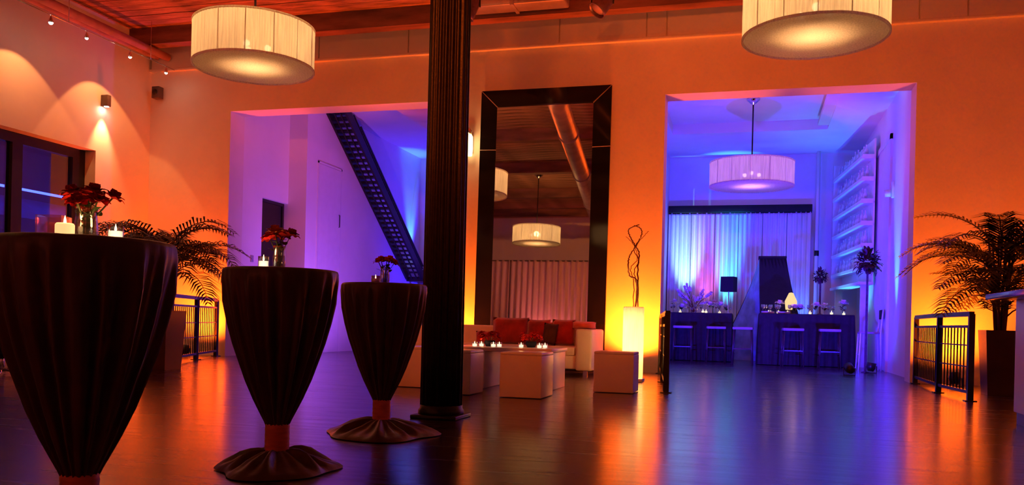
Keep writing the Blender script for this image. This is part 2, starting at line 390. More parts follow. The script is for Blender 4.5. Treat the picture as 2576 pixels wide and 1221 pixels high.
# ---- violet passage behind the left opening
XS, Y1, YFL, ZL = -8.935, 15.9, 22.2, 5.25
w = MB(); w.box(PX0-0.3, PX0, YI, 14.93, 0, ZL); w.box(PX0-0.3, PX0, 14.93, Y1, 0, 1.15); w.box(PX0-0.3, PX0, 14.93, Y1, 3.11, ZL)
w.box(PX0-0.3, XS, Y1, YFL+0.2, 0, ZL)
struct(w.build('wall_passage_left', 'wall_white'), 'white side wall of the violet lit passage')
struct(MB().box(XS, PX1+0.9, YFL, YFL+0.2, 0, ZL).build('wall_passage_far', 'wall_white'), 'far wall of the violet lit passage')
struct(MB().box(PX1+0.75, PX1+0.95, YI, YFL+0.2, 0, ZL).build('wall_passage_right', 'wall_white'), 'hidden side wall of the passage')
struct(MB().box(PX0-0.3, PX1+0.95, YI, YFL+0.2, ZL, ZL+0.15).build('ceiling_passage', 'ceiling_paint'), 'white ceiling of the passage')
struct(MB().box(-6.9, PX1+0.75, YI, 19.5, ZL-0.32, ZL).build('trim_3', 'ceiling_paint'), 'dropped soffit on the passage ceiling')
win2 = thing('window_2', 'dark square window in the violet passage wall', None, (PX0-0.12, 0, 0)); win2['kind'] = 'structure'
fr = MB(); fr.box(-0.03, 0.03, 14.93, Y1, 3.05, 3.11); fr.box(-0.03, 0.03, 14.93, Y1, 1.15, 1.21); fr.box(-0.03, 0.03, 14.93, 14.99, 1.21, 3.05); fr.box(-0.03, 0.03, Y1-0.06, Y1, 1.21, 3.05)
fr.build('frame', 'window_frame', win2)
MB().box(-0.01, 0.01, 14.99, Y1-0.06, 1.21, 3.05).build('pane', 'black_gloss', win2)
# flush door in the passage wall
dr = thing('door_1', 'flush white door in the passage wall below the stair', None, (XS+0.012, 0, 0)); dr['kind'] = 'structure'
MB().box(-0.012, 0.006, 16.41, 17.41, 0.02, 4.04).build('door_leaf', 'door_paint', dr)
MB().box(-0.012, 0.007, 17.42, 17.46, 0.02, 4.09).box(-0.012, 0.007, 16.36, 16.4, 0.02, 4.09).box(-0.012, 0.007, 16.36, 17.46, 4.05, 4.09).build('door_frame', 'door_paint', dr)
MB().tube([(0.0, 17.34, 3.05), (0.03, 17.34, 3.05), (0.03, 17.34, 2.78), (0.0, 17.34, 2.78)], 0.010).build('door_handle', 'black_metal', dr)
# small outlet plate on the passage wall
tag(MB().rbox(PX0-0.005, PX0+0.015, 14.55, 14.65, 1.80, 1.93, 0.005).build('wall_socket', 'seam'), 'small grey wall socket on the violet passage wall', 'socket')

# ---- blue dining room behind the right opening
RX0, RX1, YFR, ZR = -2.10, 2.47, 22.3, 5.10
struct(MB().box(RX0-0.2, RX0, YI, YFR+0.2, 0, ZR+0.5).build('wall_dining_left', 'wall_white'), 'side wall of the blue lit dining room')
struct(MB().box(RX1, RX1+0.2, YI, YFR+0.2, 0, ZR+0.5).build('wall_dining_right', 'wall_white'), 'side wall of the blue lit dining room beside the shelves')
struct(MB().box(RX0, RX1, YFR, YFR+0.2, 0, ZR+0.5).build('wall_dining_far', 'wall_white'), 'far wall of the blue lit dining room')
TX0, TX1, TY0, TY1 = -1.80, 1.50, 14.9, 19.6
w = MB(); w.box(RX0, RX1, YI, TY0, ZR, ZR+0.5); w.box(RX0, RX1, TY1, YFR, ZR, ZR+0.5); w.box(RX0, TX0, TY0, TY1, ZR, ZR+0.5); w.box(TX1, RX1, TY0, TY1, ZR, ZR+0.5)
w.box(TX0, TX1, TY0, TY1, ZR+0.22, ZR+0.5)
struct(w.build('ceiling_dining', 'ceiling_paint'), 'white tray ceiling of the dining room')
struct(MB().box(TX1-0.22, TX1, TY0+0.3, TY1-0.3, ZR+0.02, ZR+0.10).build('trim_4', 'wall_paint'), 'warm lip along the tray ceiling edge')
dr2 = thing('door_2', 'plain blue lit door in the dining room side wall', None, (RX1-0.012, 0, 0)); dr2['kind'] = 'structure'
MB().box(-0.012, 0.012, 17.3, 19.2, 0.02, 4.35).build('door_leaf', 'door_paint', dr2)
MB().box(-0.03, 0.012, 17.2, 17.3, 0, 4.45).box(-0.03, 0.012, 17.2, 19.2, 4.35, 4.45).build('door_frame', 'door_paint', dr2)

# ================================================================== THINGS
# ---- fluted cast iron column
col = thing('iron_column', 'tall dark fluted cast iron column rising beside the row of cocktail tables', 'column', (-2.30, 6.25, 0))
MB().rbox(-0.185, 0.185, -0.185, 0.185, 0, 0.03, 0.008).build('plinth', 'iron', col)
MB().lathe([(0.178, 0.03), (0.178, 0.06), (0.166, 0.075), (0.166, 0.10)], 32).build('base_ring', 'iron', col)
def flute(r, z, t): return (r-0.020*(0.5+0.5*math.cos(20*t))**1.5, z)
MB().lathe([(0.165, 0.08), (0.162, 2.0), (0.158, 4.0), (0.155, 5.45)], 160, fn=flute).build('shaft', 'iron', col)
MB().lathe([(0.155, 5.45), (0.19, 5.5), (0.19, 5.55), (0.25, 5.62), (0.25, 5.66)], 32).build('capital', 'iron', col)

# ---- cocktail tables in tied cloths
TABLE_Z = 0.98
def cocktail_table(px, D, label, skirt_r, seed, rz):
    c = at(px, 700, D); rnd = random.Random(seed); TZ = TABLE_Z
    t = thing('cocktail_table', label, 'table', (c.x, c.y, 0), rz)
    ph = [rnd.uniform(0, 6.28) for _ in range(6)]
    def pl(r, z, th):
        k = max(0.0, min(1.0, (TZ-z)/0.16)); k2 = max(0.25, min(1.0, (z-0.18)/0.3))
        w = math.cos(19*th+ph[0]+0.9*math.sin(3*th+ph[1]))*0.75+math.cos(33*th+ph[2]+0.9*math.sin(2*th))*0.35+math.cos(9*th+ph[3])*0.4
        return (r+0.0155*k*k2*w, z)
    prof = [(0.0, TZ), (0.15, TZ), (0.262, TZ), (0.271, TZ-0.004), (0.276, TZ-0.016), (0.276, TZ-0.05), (0.271, 0.90), (0.258, 0.82), (0.236, 0.72), (0.208, 0.62), (0.176, 0.53), (0.146, 0.44), (0.112, 0.35), (0.083, 0.285), (0.064, 0.245), (0.055, 0.225)]
    MB().lathe(prof[::-1], 220, fn=pl, caps=False).build('cloth', 'cloth', t)
    def sf(r, z, th): return (r+0.0015*math.sin(z*220+2*math.sin(th)), z)
    MB().lathe([(0.052, 0.232)]+[(0.0585, 0.228-k*0.012) for k in range(12)]+[(0.053, 0.09)], 48, fn=sf, caps=False).build('sash', 'sash', t)
    def sk(r, z, th):
        k = max(0.0, min(1.0, (r-0.05)/(skirt_r-0.05)))
        w = math.cos(11*th+ph[4])*0.5+math.cos(17*th+ph[5]+math.sin(2*th))*0.4+math.cos(5*th+ph[1])*0.35
        rr = r*(1+0.10*k*(math.cos(3*th+ph[2])+0.5*math.cos(5*th+ph[0])))
        return (rr, max(0.006, z+0.028*w*math.sin(PI*min(1, k*1.05))))
    sp = [(0.052, 0.105), (0.062, 0.102), (0.09, 0.098), (0.13, 0.085), (0.18, 0.066), (skirt_r*0.72, 0.05), (skirt_r*0.86, 0.034), (skirt_r*0.95, 0.02), (skirt_r, 0.006)]
    MB().lathe(sp, 180, fn=sk, caps=False).build('skirt', 'cloth', t)
    MB().tube([(0, 0, 0.005), (0, 0, TZ-0.03)], 0.04, 16).build('post', 'black_metal', t)
    MB().lathe([(0.0, TZ-0.03), (0.258, TZ-0.03), (0.258, TZ-0.008), (0.0, TZ-0.008)], 48, caps=False).build('tabletop', 'stool_wood', t)
    MB().lathe([(0.0, 0.004), (0.16, 0.004), (0.16, 0.012), (0.0, 0.024)], 32, caps=False).build('base', 'black_metal', t)
    return t
TD = (2.76, 4.17, 5.55)
cocktail_table(213, TD[0], 'tall dark cloth cocktail table carrying a clear square vase and pillar candle', 0.30, 3, 0.2)
cocktail_table(707, TD[1], 'tall dark cloth cocktail table with orange rose, tied by a red sash', 0.29, 8, 1.1)
cocktail_table(968, TD[2], 'tall dark cloth cocktail table right beside the iron column', 0.36, 12, 2.2)

# ---- roses, vases, candles
def petal(mb, M, L, W, curl, cup):
    vs = []; fs = []
    for i in range(4):
        u = i/3; w = W*math.sin(PI*(0.18+0.70*u)); 
        for j in range(3):
            v = j-1
            y = L*u; z = cup*L*u*u+curl*L*max(0, u-0.6)**2*4+0.22*abs(v)*w
            vs.append(M @ Vector((v*w, y*(1-0.25*u*0), z)))
    for i in range(3):
        for j in range(2):
            a = i*3+j; fs.append((a, a+1, a+4, a+3))
    mb.add(vs, fs, True)
def rose(loc, h, r, m, label, lean, seed, group=None, leafs=2, stems=True):
    rnd = random.Random(seed)
    t = thing('rose', label, 'flower', loc, 0, group)
    top = Vector((lean[0], lean[1], h)); nrm = Vector((lean[0]*0.9, lean[1]*0.9, h*0.8)).normalized()
    Q = nrm.to_track_quat('Z', 'Y').to_matrix().to_4x4()
    mb = MB()
    for ring, (n, tilt, L, W) in enumerate(((5, 1.25, 0.75, 0.40), (6, 0.95, 0.95, 0.50), (7, 0.55, 1.05, 0.52), (7, 0.15, 1.0, 0.50))):
        for k in range(n):
            a = 2*PI*k/n+ring*0.5+rnd.uniform(-.15, .15)
            M = Matrix.Translation(top) @ Q @ Matrix.Rotation(a, 4, 'Z') @ Matrix.Translation((0, r*0.08*(ring+1), 0)) @ Matrix.Rotation(tilt, 4, 'X')
            petal(mb, M, r*L, r*W, -0.5 if ring > 1 else 0.1, 0.15)
    mb.sphere(top+nrm*r*0.2, r*0.3, 8, 6)
    mb.build('blossom', m, t)
    if stems:
        MB().tube([(0, 0, 0.004), (lean[0]*0.15, lean[1]*0.15, h*0.5), tuple(top)], 0.0028, 6).build('stem', 'leaf', t)
        for k in range(leafs):
            a = rnd.uniform(0, 6.28); M = Matrix.Translation((lean[0]*0.4, lean[1]*0.4, h*(0.55+0.15*k))) @ Matrix.Rotation(a, 4, 'Z') @ Matrix.Rotation(0.5, 4, 'X')
            lb = MB(); petal(lb, M, r*1.3, r*0.4, -0.3, 0.1); lb.build('leaf', 'leaf', t)
    return t
def vase(loc, r, h, label, water=0.6, group=None):
    v = thing('flower_vase', label, 'vase', loc, 0, group)
    MB().lathe([(0.0, 0.001), (r*0.75, 0.001), (r*0.95, h*0.12), (r, h*0.4), (r*0.86, h*0.8), (r*0.98, h), (r*0.92, h), (r*0.80, h*0.8), (r*0.93, h*0.4), (r*0.88, h*0.14), (0.0, h*0.06)], 28, caps=False).build('glass', 'glass', v)
    MB().lathe([(0.0, h*0.07), (r*0.86, h*0.15), (r*0.92, h*0.4), (r*0.88, h*water), (0.0, h*water)], 24, caps=False).build('water', 'glass', v)
    return v
def votive(loc, r, h, label, group=None, glass='glass', power=0, lit=True):
    v = thing('votive_candle', label, 'candle', loc, 0, group)
    MB().lathe([(0.0, 0.001), (r*0.85, 0.001), (r, h*0.25), (r, h), (r*0.93, h), (r*0.92, h*0.2), (0.0, h*0.12)], 20, caps=False).build('glass_cup', glass, v)
    MB().lathe([(0.0, h*0.13), (r*0.88, h*0.16), (r*0.88, h*0.62), (0.0, h*0.60)], 20, caps=False).build('wax', 'votive_glow' if lit else 'wax', v)
    MB().lathe([(0.0, h*0.60), (r*0.16, h*0.72), (r*0.13, h*0.86), (0.0, h*1.15)], 10, caps=False).build('flame', 'flame', v)
    if power: point('candle_light', (loc[0], loc[1], loc[2]+h*1.5), power, WARM, 0.02, v)
    return v
def on_table(px, D, z=TABLE_Z):
    p = at(px, 700, D); return (p.x, p.y, z)
# first table
sv = thing('square_vase', 'clear square glass vase standing left of the pillar candle', 'vase', on_table(132, 2.78), 0.35)
b = MB(); q, hh, th = 0.040, 0.080, 0.004
b.box(-q, q, -q, q, 0.001, 0.008)
b.box(-q, q, -q, -q+th, 0.008, hh).box(-q, q, q-th, q, 0.008, hh).box(-q, -q+th, -q+th, q-th, 0.008, hh).box(q-th, q, -q+th, q-th, 0.008, hh)
b.build('glass', 'pink_glass', sv)
pc = thing('pillar_candle', 'short cream pillar candle burning on the cocktail table in front', 'candle', on_table(160, 2.66))
MB().lathe([(0.0, 0.001), (0.027, 0.001), (0.028, 0.006), (0.028, 0.040), (0.024, 0.045), (0.006, 0.040), (0.0, 0.040)], 28, caps=False).build('wax', 'wax_lit', pc)
MB().lathe([(0.0, 0.042), (0.004, 0.047), (0.0035, 0.056), (0.0, 0.070)], 10, caps=False).build('flame', 'flame', pc)
point('candle_light', (pc.location.x, pc.location.y, 1.065), 0.4, WARM, 0.02, pc)
p = on_table(214, 2.74); vase(p, 0.036, 0.105, 'round glass vase of red roses beside the cream pillar candle')
for k, (dx, dy, h) in enumerate(((-0.045, 0.01, 0.130), (-0.015, -0.03, 0.140), (0.02, 0.0, 0.150), (0.045, -0.015, 0.118), (0.05, 0.03, 0.135), (-0.03, 0.04, 0.145), (0.012, -0.042, 0.108))):
    rose((p[0]+dx*0.25, p[1]+dy*0.25, TABLE_Z+0.006), h, 0.030, 'petal_red', 'deep red rose in the round vase beside the cream pillar candle', (dx*1.05, dy*1.05), 20+k, 'red roses in the round vase')
votive(on_table(288, 2.70), 0.024, 0.045, 'glowing white votive candle alone at the rim of the table with the square vase', power=0.3)
# second table
votive(on_table(662, 4.12), 0.026, 0.060, 'round glowing white votive candle beside the orange rose vase', power=0.3)
p = on_table(701, 4.17); vase(p, 0.032, 0.115, 'slim glass vase holding the orange rose')
for k, (dx, dy, h, m) in enumerate(((0.0, -0.03, 0.175, 'petal_orange'), (-0.04, 0.0, 0.145, 'petal_red'), (0.035, 0.02, 0.165, 'petal_red'), (-0.012, 0.035, 0.160, 'petal_red'))):
    rose((p[0]+dx*0.2, p[1]+dy*0.2, TABLE_Z+0.006), h, 0.036, m, 'bright orange rose topping the slim vase' if k == 0 else 'red rose beside the orange rose in the slim vase', (dx*1.1, dy*1.1), 40+k, None if k == 0 else 'red roses in the slim vase')
# third table
votive(on_table(945, 5.50), 0.028, 0.050, 'pink glass votive candle on the cocktail table beside the column', glass='pink_glass', lit=False)
p = on_table(968, 5.55); vase(p, 0.032, 0.11, 'dark stemmed glass vase on the cocktail table beside the column')
for k, (dx, dy, h) in enumerate(((-0.025, -0.02, 0.135), (0.03, -0.015, 0.150), (0.0, 0.02, 0.145), (0.035, 0.025, 0.130), (-0.03, 0.02, 0.150))):
    rose((p[0]+dx*0.2, p[1]+dy*0.2, TABLE_Z+0.006), h, 0.030, 'petal_red', 'dark red rose on the cocktail table beside the column', (dx*1.15, dy*1.15), 60+k, 'red roses beside the column')

# ---- drum pendants
def pendant(loc, dia, h, label, power, ceil_z=ZC-0.03, group=None, color=WARM):
    x, y, z = loc; r = dia/2
    t = thing('drum_pendant', label, 'lamp', (x, y, z), 0, group)
    def pf(rr, zz, th): return (rr+0.006*math.cos(90*th), zz)
    MB().lathe([(r, 0.0), (r, h*0.33), (r, h*0.66), (r, h)], 360, fn=pf, caps=False).build('shade', 'shade_fabric', t)
    for zz in (0.0, h): MB().lathe([(r-0.008, zz-0.012), (r+0.012, zz-0.012), (r+0.012, zz+0.012), (r-0.008, zz+0.012), (r-0.008, zz-0.012)], 96, caps=False).build('rim_band', 'shade_disc', t)
    MB().lathe([(0.0, 0.004), (r*0.5, 0.004), (r-0.01, 0.004), (r-0.01, 0.014), (0.0, 0.014)], 96, caps=False).build('diffuser', 'shade_disc', t)
    for k in range(14):
        a = 2*PI*k/14+0.2; MB().tube([((r-0.012)*math.cos(a), (r-0.012)*math.sin(a), 0.01), ((r-0.012)*math.cos(a), (r-0.012)*math.sin(a), h-0.01)], 0.005, 6).build('rib', 'seam', t)
    top = ceil_z-z
    MB().tube([(0, 0, h*0.45), (0, 0, top-0.05)], 0.014, 10).build('rod', 'black_metal', t)
    MB().lathe([(0.02, top-0.12), (0.06, top-0.09), (0.13, top-0.03), (0.13, top), (0.0, top)], 28, caps=False).build('canopy', 'chrome', t)
    for k in range(3):
        a = 2*PI*k/3+0.5
        MB().tube([(0, 0, h*0.55), (r*0.8*math.cos(a), r*0.8*math.sin(a), h-0.02), ((r-0.01)*math.cos(a), (r-0.01)*math.sin(a), h-0.01)], 0.006, 6).build('spider_arm', 'black_metal', t)
        MB().sphere((0.16*math.cos(a), 0.16*math.sin(a), h*0.52), 0.04, 12, 8).build('bulb', 'bulb', t)
    point('pendant_light', (x, y, z+h*0.62), power, color, 0.08, t)
    return t
pendant((-6.01, 9.33, 3.83), 1.45, 0.50, 'large cream drum pendant hanging over the floor in front of the violet opening', 36)
pendant((0.57, 9.40, 3.80), 1.45, 0.50, 'large cream drum pendant hanging in front of the blue doorway', 44)
pendant((-6.35, 2.2, 3.83), 1.45, 0.50, 'cream drum pendant seen reflected in the tall mirror', 50)
pe = at(1890, 470, 17.0); pendant((pe.x, pe.y, 3.57), 1.62, 0.47, 'pink lit drum pendant over the bar tables in the blue room', 12, ZR+0.22, color=(1.0, 0.30, 0.75))

# ---- tall leaning mirror
mz, lean = 4.62, math.radians(1.65)
mir = thing('wall_mirror', 'giant black framed mirror leaning on the wall behind the sofa', 'mirror', (0, YW-0.16, 0.02))
mir.rotation_euler.x = -lean*1.0
mx0, mx1, ix0, ix1, itop = -4.46, -2.25, -4.19, -2.55, 4.35
MB().box(mx0+0.02, mx1-0.02, 0.0, 0.03, 0.0, mz-0.02).build('backing', 'black_metal', mir)
MB().box(ix0-0.01, ix1+0.01, -0.012, 0.0, 0.25, itop+0.01).build('mirror_glass', 'mirror_silver', mir)
seam = 3.62
def panel4(pts, name):
    n = len(pts); vs = [(x, -0.012, z) for x, z in pts]+[(x, -0.05, z) for x, z in pts]
    # inner edges sit a little back so that the panels are bevelled
    vs = [(x, y+(0.03 if y < -0.03 and (ix0-0.005 <= x <= ix1+0.005) and z <= itop+0.005 else 0), z) for x, y, z in vs]
    fs = [list(range(n))[::-1], list(range(n, 2*n))]+[(i, (i+1) % n, n+(i+1) % n, n+i) for i in range(n)]
    MB().add(vs, fs).build(name, 'black_gloss', mir)
g = 0.006
panel4([(mx0+g, mz), (mx1-g, mz), (ix1-g, itop+g), (ix0+g, itop+g)], 'frame_panel')
panel4([(mx0, mz-g), (ix0, itop-g), (ix0, seam+g), (mx0, seam+g)], 'frame_panel')
panel4([(mx0, seam-g), (ix0, seam-g), (ix0, 0.26), (mx0, 0.0)], 'frame_panel')
panel4([(mx1, mz-g), (mx1, seam+g), (ix1, seam+g), (ix1, itop-g)], 'frame_panel')
panel4([(mx1, seam-g), (mx1, 0.0), (ix1, 0.26), (ix1, seam-g)], 'frame_panel')
panel4([(mx0+g, 0.0), (ix0+g, 0.26-g), (ix1-g, 0.26-g), (mx1-g, 0.0)], 'frame_panel')
for (a, b) in (((mx0, mz), (ix0, itop)), ((mx1, mz), (ix1, itop)), ((mx0, seam), (ix0, seam)), ((mx1, seam), (ix1, seam))):
    MB().bar((a[0], -0.043, a[1]), (b[0], -0.018, b[1]), 0.012).build('joint_strip', 'seam', mir)

# ---- sofa with cushions
SX0, SX1, SY0, SY1 = -5.2, -2.17, 12.05, 13.05
so = thing('sofa', 'long low white leather sofa standing under the mirror', 'sofa', ((SX0+SX1)/2, SY0, 0))
hw = (SX1-SX0)/2
MB().rbox(-hw+0.2, hw-0.2, 0.02, 0.95, 0.10, 0.30, 0.02).build('base', 'white_leather', so)
for s_ in (-1, 1): MB().rbox(s_*hw-(0.24 if s_ > 0 else 0), s_*hw+(0.24 if s_ < 0 else 0), -0.02, 0.98, 0.08, 0.68, 0.035, seg=3).build('armrest', 'white_leather', so)
MB().rbox(-hw+0.2, hw-0.2, 0.74, 0.98, 0.12, 0.70, 0.04, seg=3).build('backrest', 'white_leather', so)
for k in range(3):
    w3 = (2*hw-0.48)/3; MB().rbox(-hw+0.24+k*w3+0.004, -hw+0.24+(k+1)*w3-0.004, 0.0, 0.76, 0.29, 0.42, 0.035, seg=3).build('seat_cushion', 'white_leather', so)
for sx in (-1, 1):
    for yy in (0.06, 0.9): MB().box(sx*(hw-0.1)-0.03, sx*(hw-0.1)+0.03, yy-0.03, yy+0.03, 0, 0.11).build('leg', 'chrome', so)
def cushion(px0, px1, Y, zc, h, m, label, tilt=-0.22, rz=0.0, roll=0.0, th=0.15):
    a = onY(px0, 815, Y); b = onY(px1, 815, Y); w_ = abs(b.x-a.x)
    mb = MB(); n = 8
    for side in (-1, 1):
        vs = []; fs = []
        for i in range(n+1):
            for j in range(n+1):
                u = i/n*2-1; v = j/n*2-1
                k = max(0, (1-u*u)*(1-v*v))**0.45
                vs.append((u*w_/2*(1-0.05*(1-v*v)), side*th/2*k, v*h/2*(1-0.05*(1-u*u))))
        for i in range(n):
            for j in range(n): q = i*(n+1)+j; fs.append((q, q+1, q+n+2, q+n+1))
        mb.add(vs, fs, True)
    o = mb.build('cushion', m, None, ((a.x+b.x)/2, Y, zc)); o.rotation_euler = (tilt, roll, rz)
    return tag(o, label, 'cushion')
cushion(1238, 1330, 12.66, 0.625, 0.42, 'red_velvet', 'wide red velvet cushion at the column end of the white sofa')
cushion(1326, 1384, 12.62, 0.618, 0.39, 'red_velvet', 'dull red cushion leaning between two others in the middle of the sofa', rz=0.05)
cushion(1366, 1402, 12.46, 0.592, 0.33, 'dark_velvet', 'small dark brown cushion on the white sofa', roll=0.10, th=0.12)
cushion(1388, 1447, 12.62, 0.622, 0.40, 'red_velvet', 'plain red cushion against the sofa arm near the glowing lamp', rz=-0.04)
cushion(1440, 1500, 12.55, 0.735, 0.115, 'orange_velvet', 'flat orange red cushion lying along the sofa arm near the lamp', tilt=0.0, th=0.45)
cushion(1198, 1238, 12.50, 0.515, 0.19, 'red_velvet', 'small red roll cushion low on the sofa seat', tilt=0.0, th=0.2)

# ---- white cubes and coffee table
def cube(x0, x1, y0, y1, h, label, group=None, m='white_laminate', name='cube_stool', cat='stool'):
    t = thing(name, label, cat, ((x0+x1)/2, (y0+y1)/2, 0), 0, group)
    a, b = (x1-x0)/2, (y1-y0)/2
    MB().rbox(-a, a, -b, b, 0.006, h-0.03, 0.008).build('body', m, t)
    MB().rbox(-a, a, -b, b, h-0.034, h, 0.012).build('top', m, t)
    return t
cube(-2.40, -1.97, 8.18, 8.70, 0.455, 'white cube stool standing in front of the candle table')
cube(-3.17, -2.72, 8.22, 8.66, 0.455, 'white cube stool half hidden behind the iron column')
cube(-1.66, -1.22, 9.35, 9.80, 0.455, 'white cube stool beside the glowing paper lamp')
cube(-3.86, -3.40, 8.85, 9.30, 0.455, 'white cube stool between the cocktail table and the iron column')
ct = thing('coffee_table', 'low white coffee table carrying candles and red flowers', 'table', (-2.72, 9.6, 0))
MB().rbox(-0.62, 0.62, -0.42, 0.42, 0.42, 0.465, 0.01).build('tabletop', 'white_laminate', ct)
for x in (-0.60, 0.16): MB().rbox(x, x+0.44, -0.40, 0.40, 0.0, 0.425, 0.008).build('pedestal', 'white_laminate', ct)
for k, (px, D) in enumerate(((1194, 9.75), (1211, 9.85), (1241, 9.7), (1256, 9.8), (1311, 9.75), (1357, 9.7), (1371, 9.8))):
    p = at(px, 870, D); votive((p.x, p.y, 0.465), 0.030, 0.055, 'glowing tealight glass on the low white coffee table', 'tealights on the coffee table', power=0.25 if k in (1, 4, 6) else 0)
for k, (px, D) in enumerate(((1232, 9.95), (1336, 9.95))):
    p = at(px, 870, D)
    lab = ('small red flower bowl on the column end of the coffee table', 'small red flower bowl on the lamp end of the coffee table')[k]
    v = thing('flower_bowl', lab, 'bowl', (p.x, p.y, 0.465))
    MB().lathe([(0, 0.002), (0.045, 0.002), (0.065, 0.04), (0.06, 0.07), (0.054, 0.07), (0.058, 0.04), (0.04, 0.01), (0, 0.01)], 24, caps=False).build('bowl', 'dark_shade', v)
    for j in range(7):
        a = j*2*PI/6; rr = 0.07 if j < 6 else 0.0
        rose((p.x+rr*0.4*math.cos(a), p.y+rr*0.4*math.sin(a), 0.475), 0.10+0.03*(j % 2), 0.042, 'petal_red', ('red bloom packed in the flower bowl at the column end', 'red bloom packed in the flower bowl at the lamp end')[k], (rr*math.cos(a), rr*math.sin(a)), 80+10*k+j, ('blooms in the first flower bowl', 'blooms in the second flower bowl')[k], leafs=0)

# ---- glowing paper lamp and twisted branch
lp = at(1590, 962, 11.5); lx, ly = lp.x, lp.y
la = thing('floor_lamp', 'glowing white paper column floor lamp beside the blue doorway', 'lamp', (lx, ly, 0))
MB().rbox(-0.15, 0.15, -0.15, 0.15, 0.0, 0.04, 0.008).build('base', 'white_laminate', la)
MB().lathe([(0.135, 0.04), (0.14, 0.06), (0.14, 0.98), (0.132, 1.0), (0.128, 0.99), (0.132, 0.06)], 40, caps=False).build('paper_shade', 'paper', la)
for z in (0.35, 0.62, 0.85): MB().sphere((0, 0, z), 0.035, 12, 8).build('bulb', 'bulb', la)
point('lamp_light_low', (lx+0.0, ly, 0.50), 230, WARM, 0.06, la); point('lamp_light_high', (lx, ly, 0.74), 280, WARM, 0.06, la)
br = thing('twisted_branch', 'twisted bare vine standing up out of the paper lamp', 'branch', (lx, ly, 0.5))
def vine(pts, r, nm='vine'):
    P = [Vector(p) for p in pts]; out = []
    for i in range(len(P)-1):
        for k in range(6):
            t = k/6; p0 = P[max(i-1, 0)]; p1 = P[i]; p2 = P[i+1]; p3 = P[min(i+2, len(P)-1)]
            out.append(0.5*((2*p1)+(-p0+p2)*t+(2*p0-5*p1+4*p2-p3)*t*t+(-p0+3*p1-3*p2+p3)*t**3))
    out.append(P[-1]); out = [o+Vector((0.006*math.sin(9*i), 0.006*math.cos(7*i), 0)) for i, o in enumerate(out)]
    MB().tube(out, [r*(1-0.5*i/len(out)) for i in range(len(out))], 7).build(nm, 'branch', br)
vine([(0.0, 0, 0.0), (0.02, 0.02, 0.5), (0.03, 0, 0.85), (-0.07, 0.02, 0.92), (-0.09, 0, 1.1), (-0.07, 0.02, 1.20), (0.02, 0, 1.34), (0.08, 0.01, 1.48), (0.06, 0, 1.56), (-0.03, 0, 1.60)], 0.013)
vine([(0.03, 0.01, 0.0), (0.05, 0, 0.6), (0.04, 0, 1.0), (0.05, 0.02, 1.22), (0.0, 0, 1.32), (-0.06, 0.01, 1.42), (-0.10, 0, 1.52), (-0.06, 0, 1.57), (0.05, 0, 1.61)], 0.012)
vine([(0.0, 0.03, 0.1), (0.03, 0.03, 0.7), (-0.01, 0.03, 0.98), (0.05, 0.02, 1.12), (-0.02, 0.03, 1.26), (0.02, 0.0, 1.36), (0.10, 0.0, 1.44), (0.17, 0.0, 1.52)], 0.008)
vine([(-0.02, 0.02, 0.3), (-0.01, 0.02, 0.8), (-0.06, 0.03, 1.02), (0.03, 0.02, 1.15), (-0.02, 0.0, 1.33), (-0.13, 0.0, 1.45)], 0.007)

# ---- wall sconce seen past the column
sc = thing('wall_sconce', 'glowing glass wall sconce just past the iron column', 'lamp', (-4.66, YW, 3.55))
MB().rbox(-0.05, 0.05, -0.03, 0.0, 0.05, 0.42, 0.01).build('back_plate', 'chrome', sc)
MB().lathe([(0.0, 0.0), (0.065, 0.0), (0.075, 0.12), (0.07, 0.32), (0.05, 0.36), (0, 0.36)], 24, (0, -0.11, 0), caps=False).build('glass_shade', 'sconce_glow', sc)
MB().lathe([(0.0, 0.36), (0.05, 0.36), (0.06, 0.42), (0.03, 0.47), (0.0, 0.48)], 24, (0, -0.11, 0), caps=False).build('cap', 'chrome', sc)
point('sconce_light', (-4.66, YW-0.30, 3.72), 6, WARM, 0.05, sc)

# ---- railings
def railing(pts, label, H=1.0, style='pickets'):
    t = thing('railing', label, 'railing', (pts[0][0], pts[0][1], 0)); o = Vector((pts[0][0], pts[0][1], 0))
    P = [Vector((x, y, 0))-o for x, y in pts]
    for p in P:
        b = MB().box(p.x-0.03, p.x+0.03, p.y-0.03, p.y+0.03, 0.0, H).build('post', 'black_metal', t)
        MB().box(p.x-0.06, p.x+0.06, p.y-0.06, p.y+0.06, 0.0, 0.012).build('foot_plate', 'black_metal', t)
    for a, b in zip(P, P[1:]):
        for nm, z, w_ in (('top_rail', H, 0.055), ('upper_rail', H-0.14, 0.03), ('bottom_rail', 0.10, 0.035)):
            MB().bar(a+Vector((0, 0, z)), b+Vector((0, 0, z)), w_).build(nm, 'black_metal', t)
        for z in (0.38, 0.62): MB().bar(a+Vector((0, 0, z)), b+Vector((0, 0, z)), 0.014).build('mid_rail', 'black_metal', t)
        n = int((b-a).length/0.12)
        for k in range(1, n):
            p = a.lerp(b, k/n); MB().tube([p+Vector((0, 0, 0.10)), p+Vector((0, 0, H-0.14))], 0.008, 6).build('baluster', 'black_metal', t)
    return t
railing([(-9.42, 13.62), (-8.90, 12.32), (-8.28, 10.85)], 'dark metal railing in front of the palm in the far corner', 1.03)
railing([(2.33, 13.60), (2.28, 11.75), (2.36, 10.5)], 'dark metal railing running out between the blue doorway and the bar', 0.97)
railing([(-1.36, 13.60), (-1.12, 11.6), (-0.90, 9.75)], 'dark metal railing running out between the doorway and the paper lamp', 0.90)

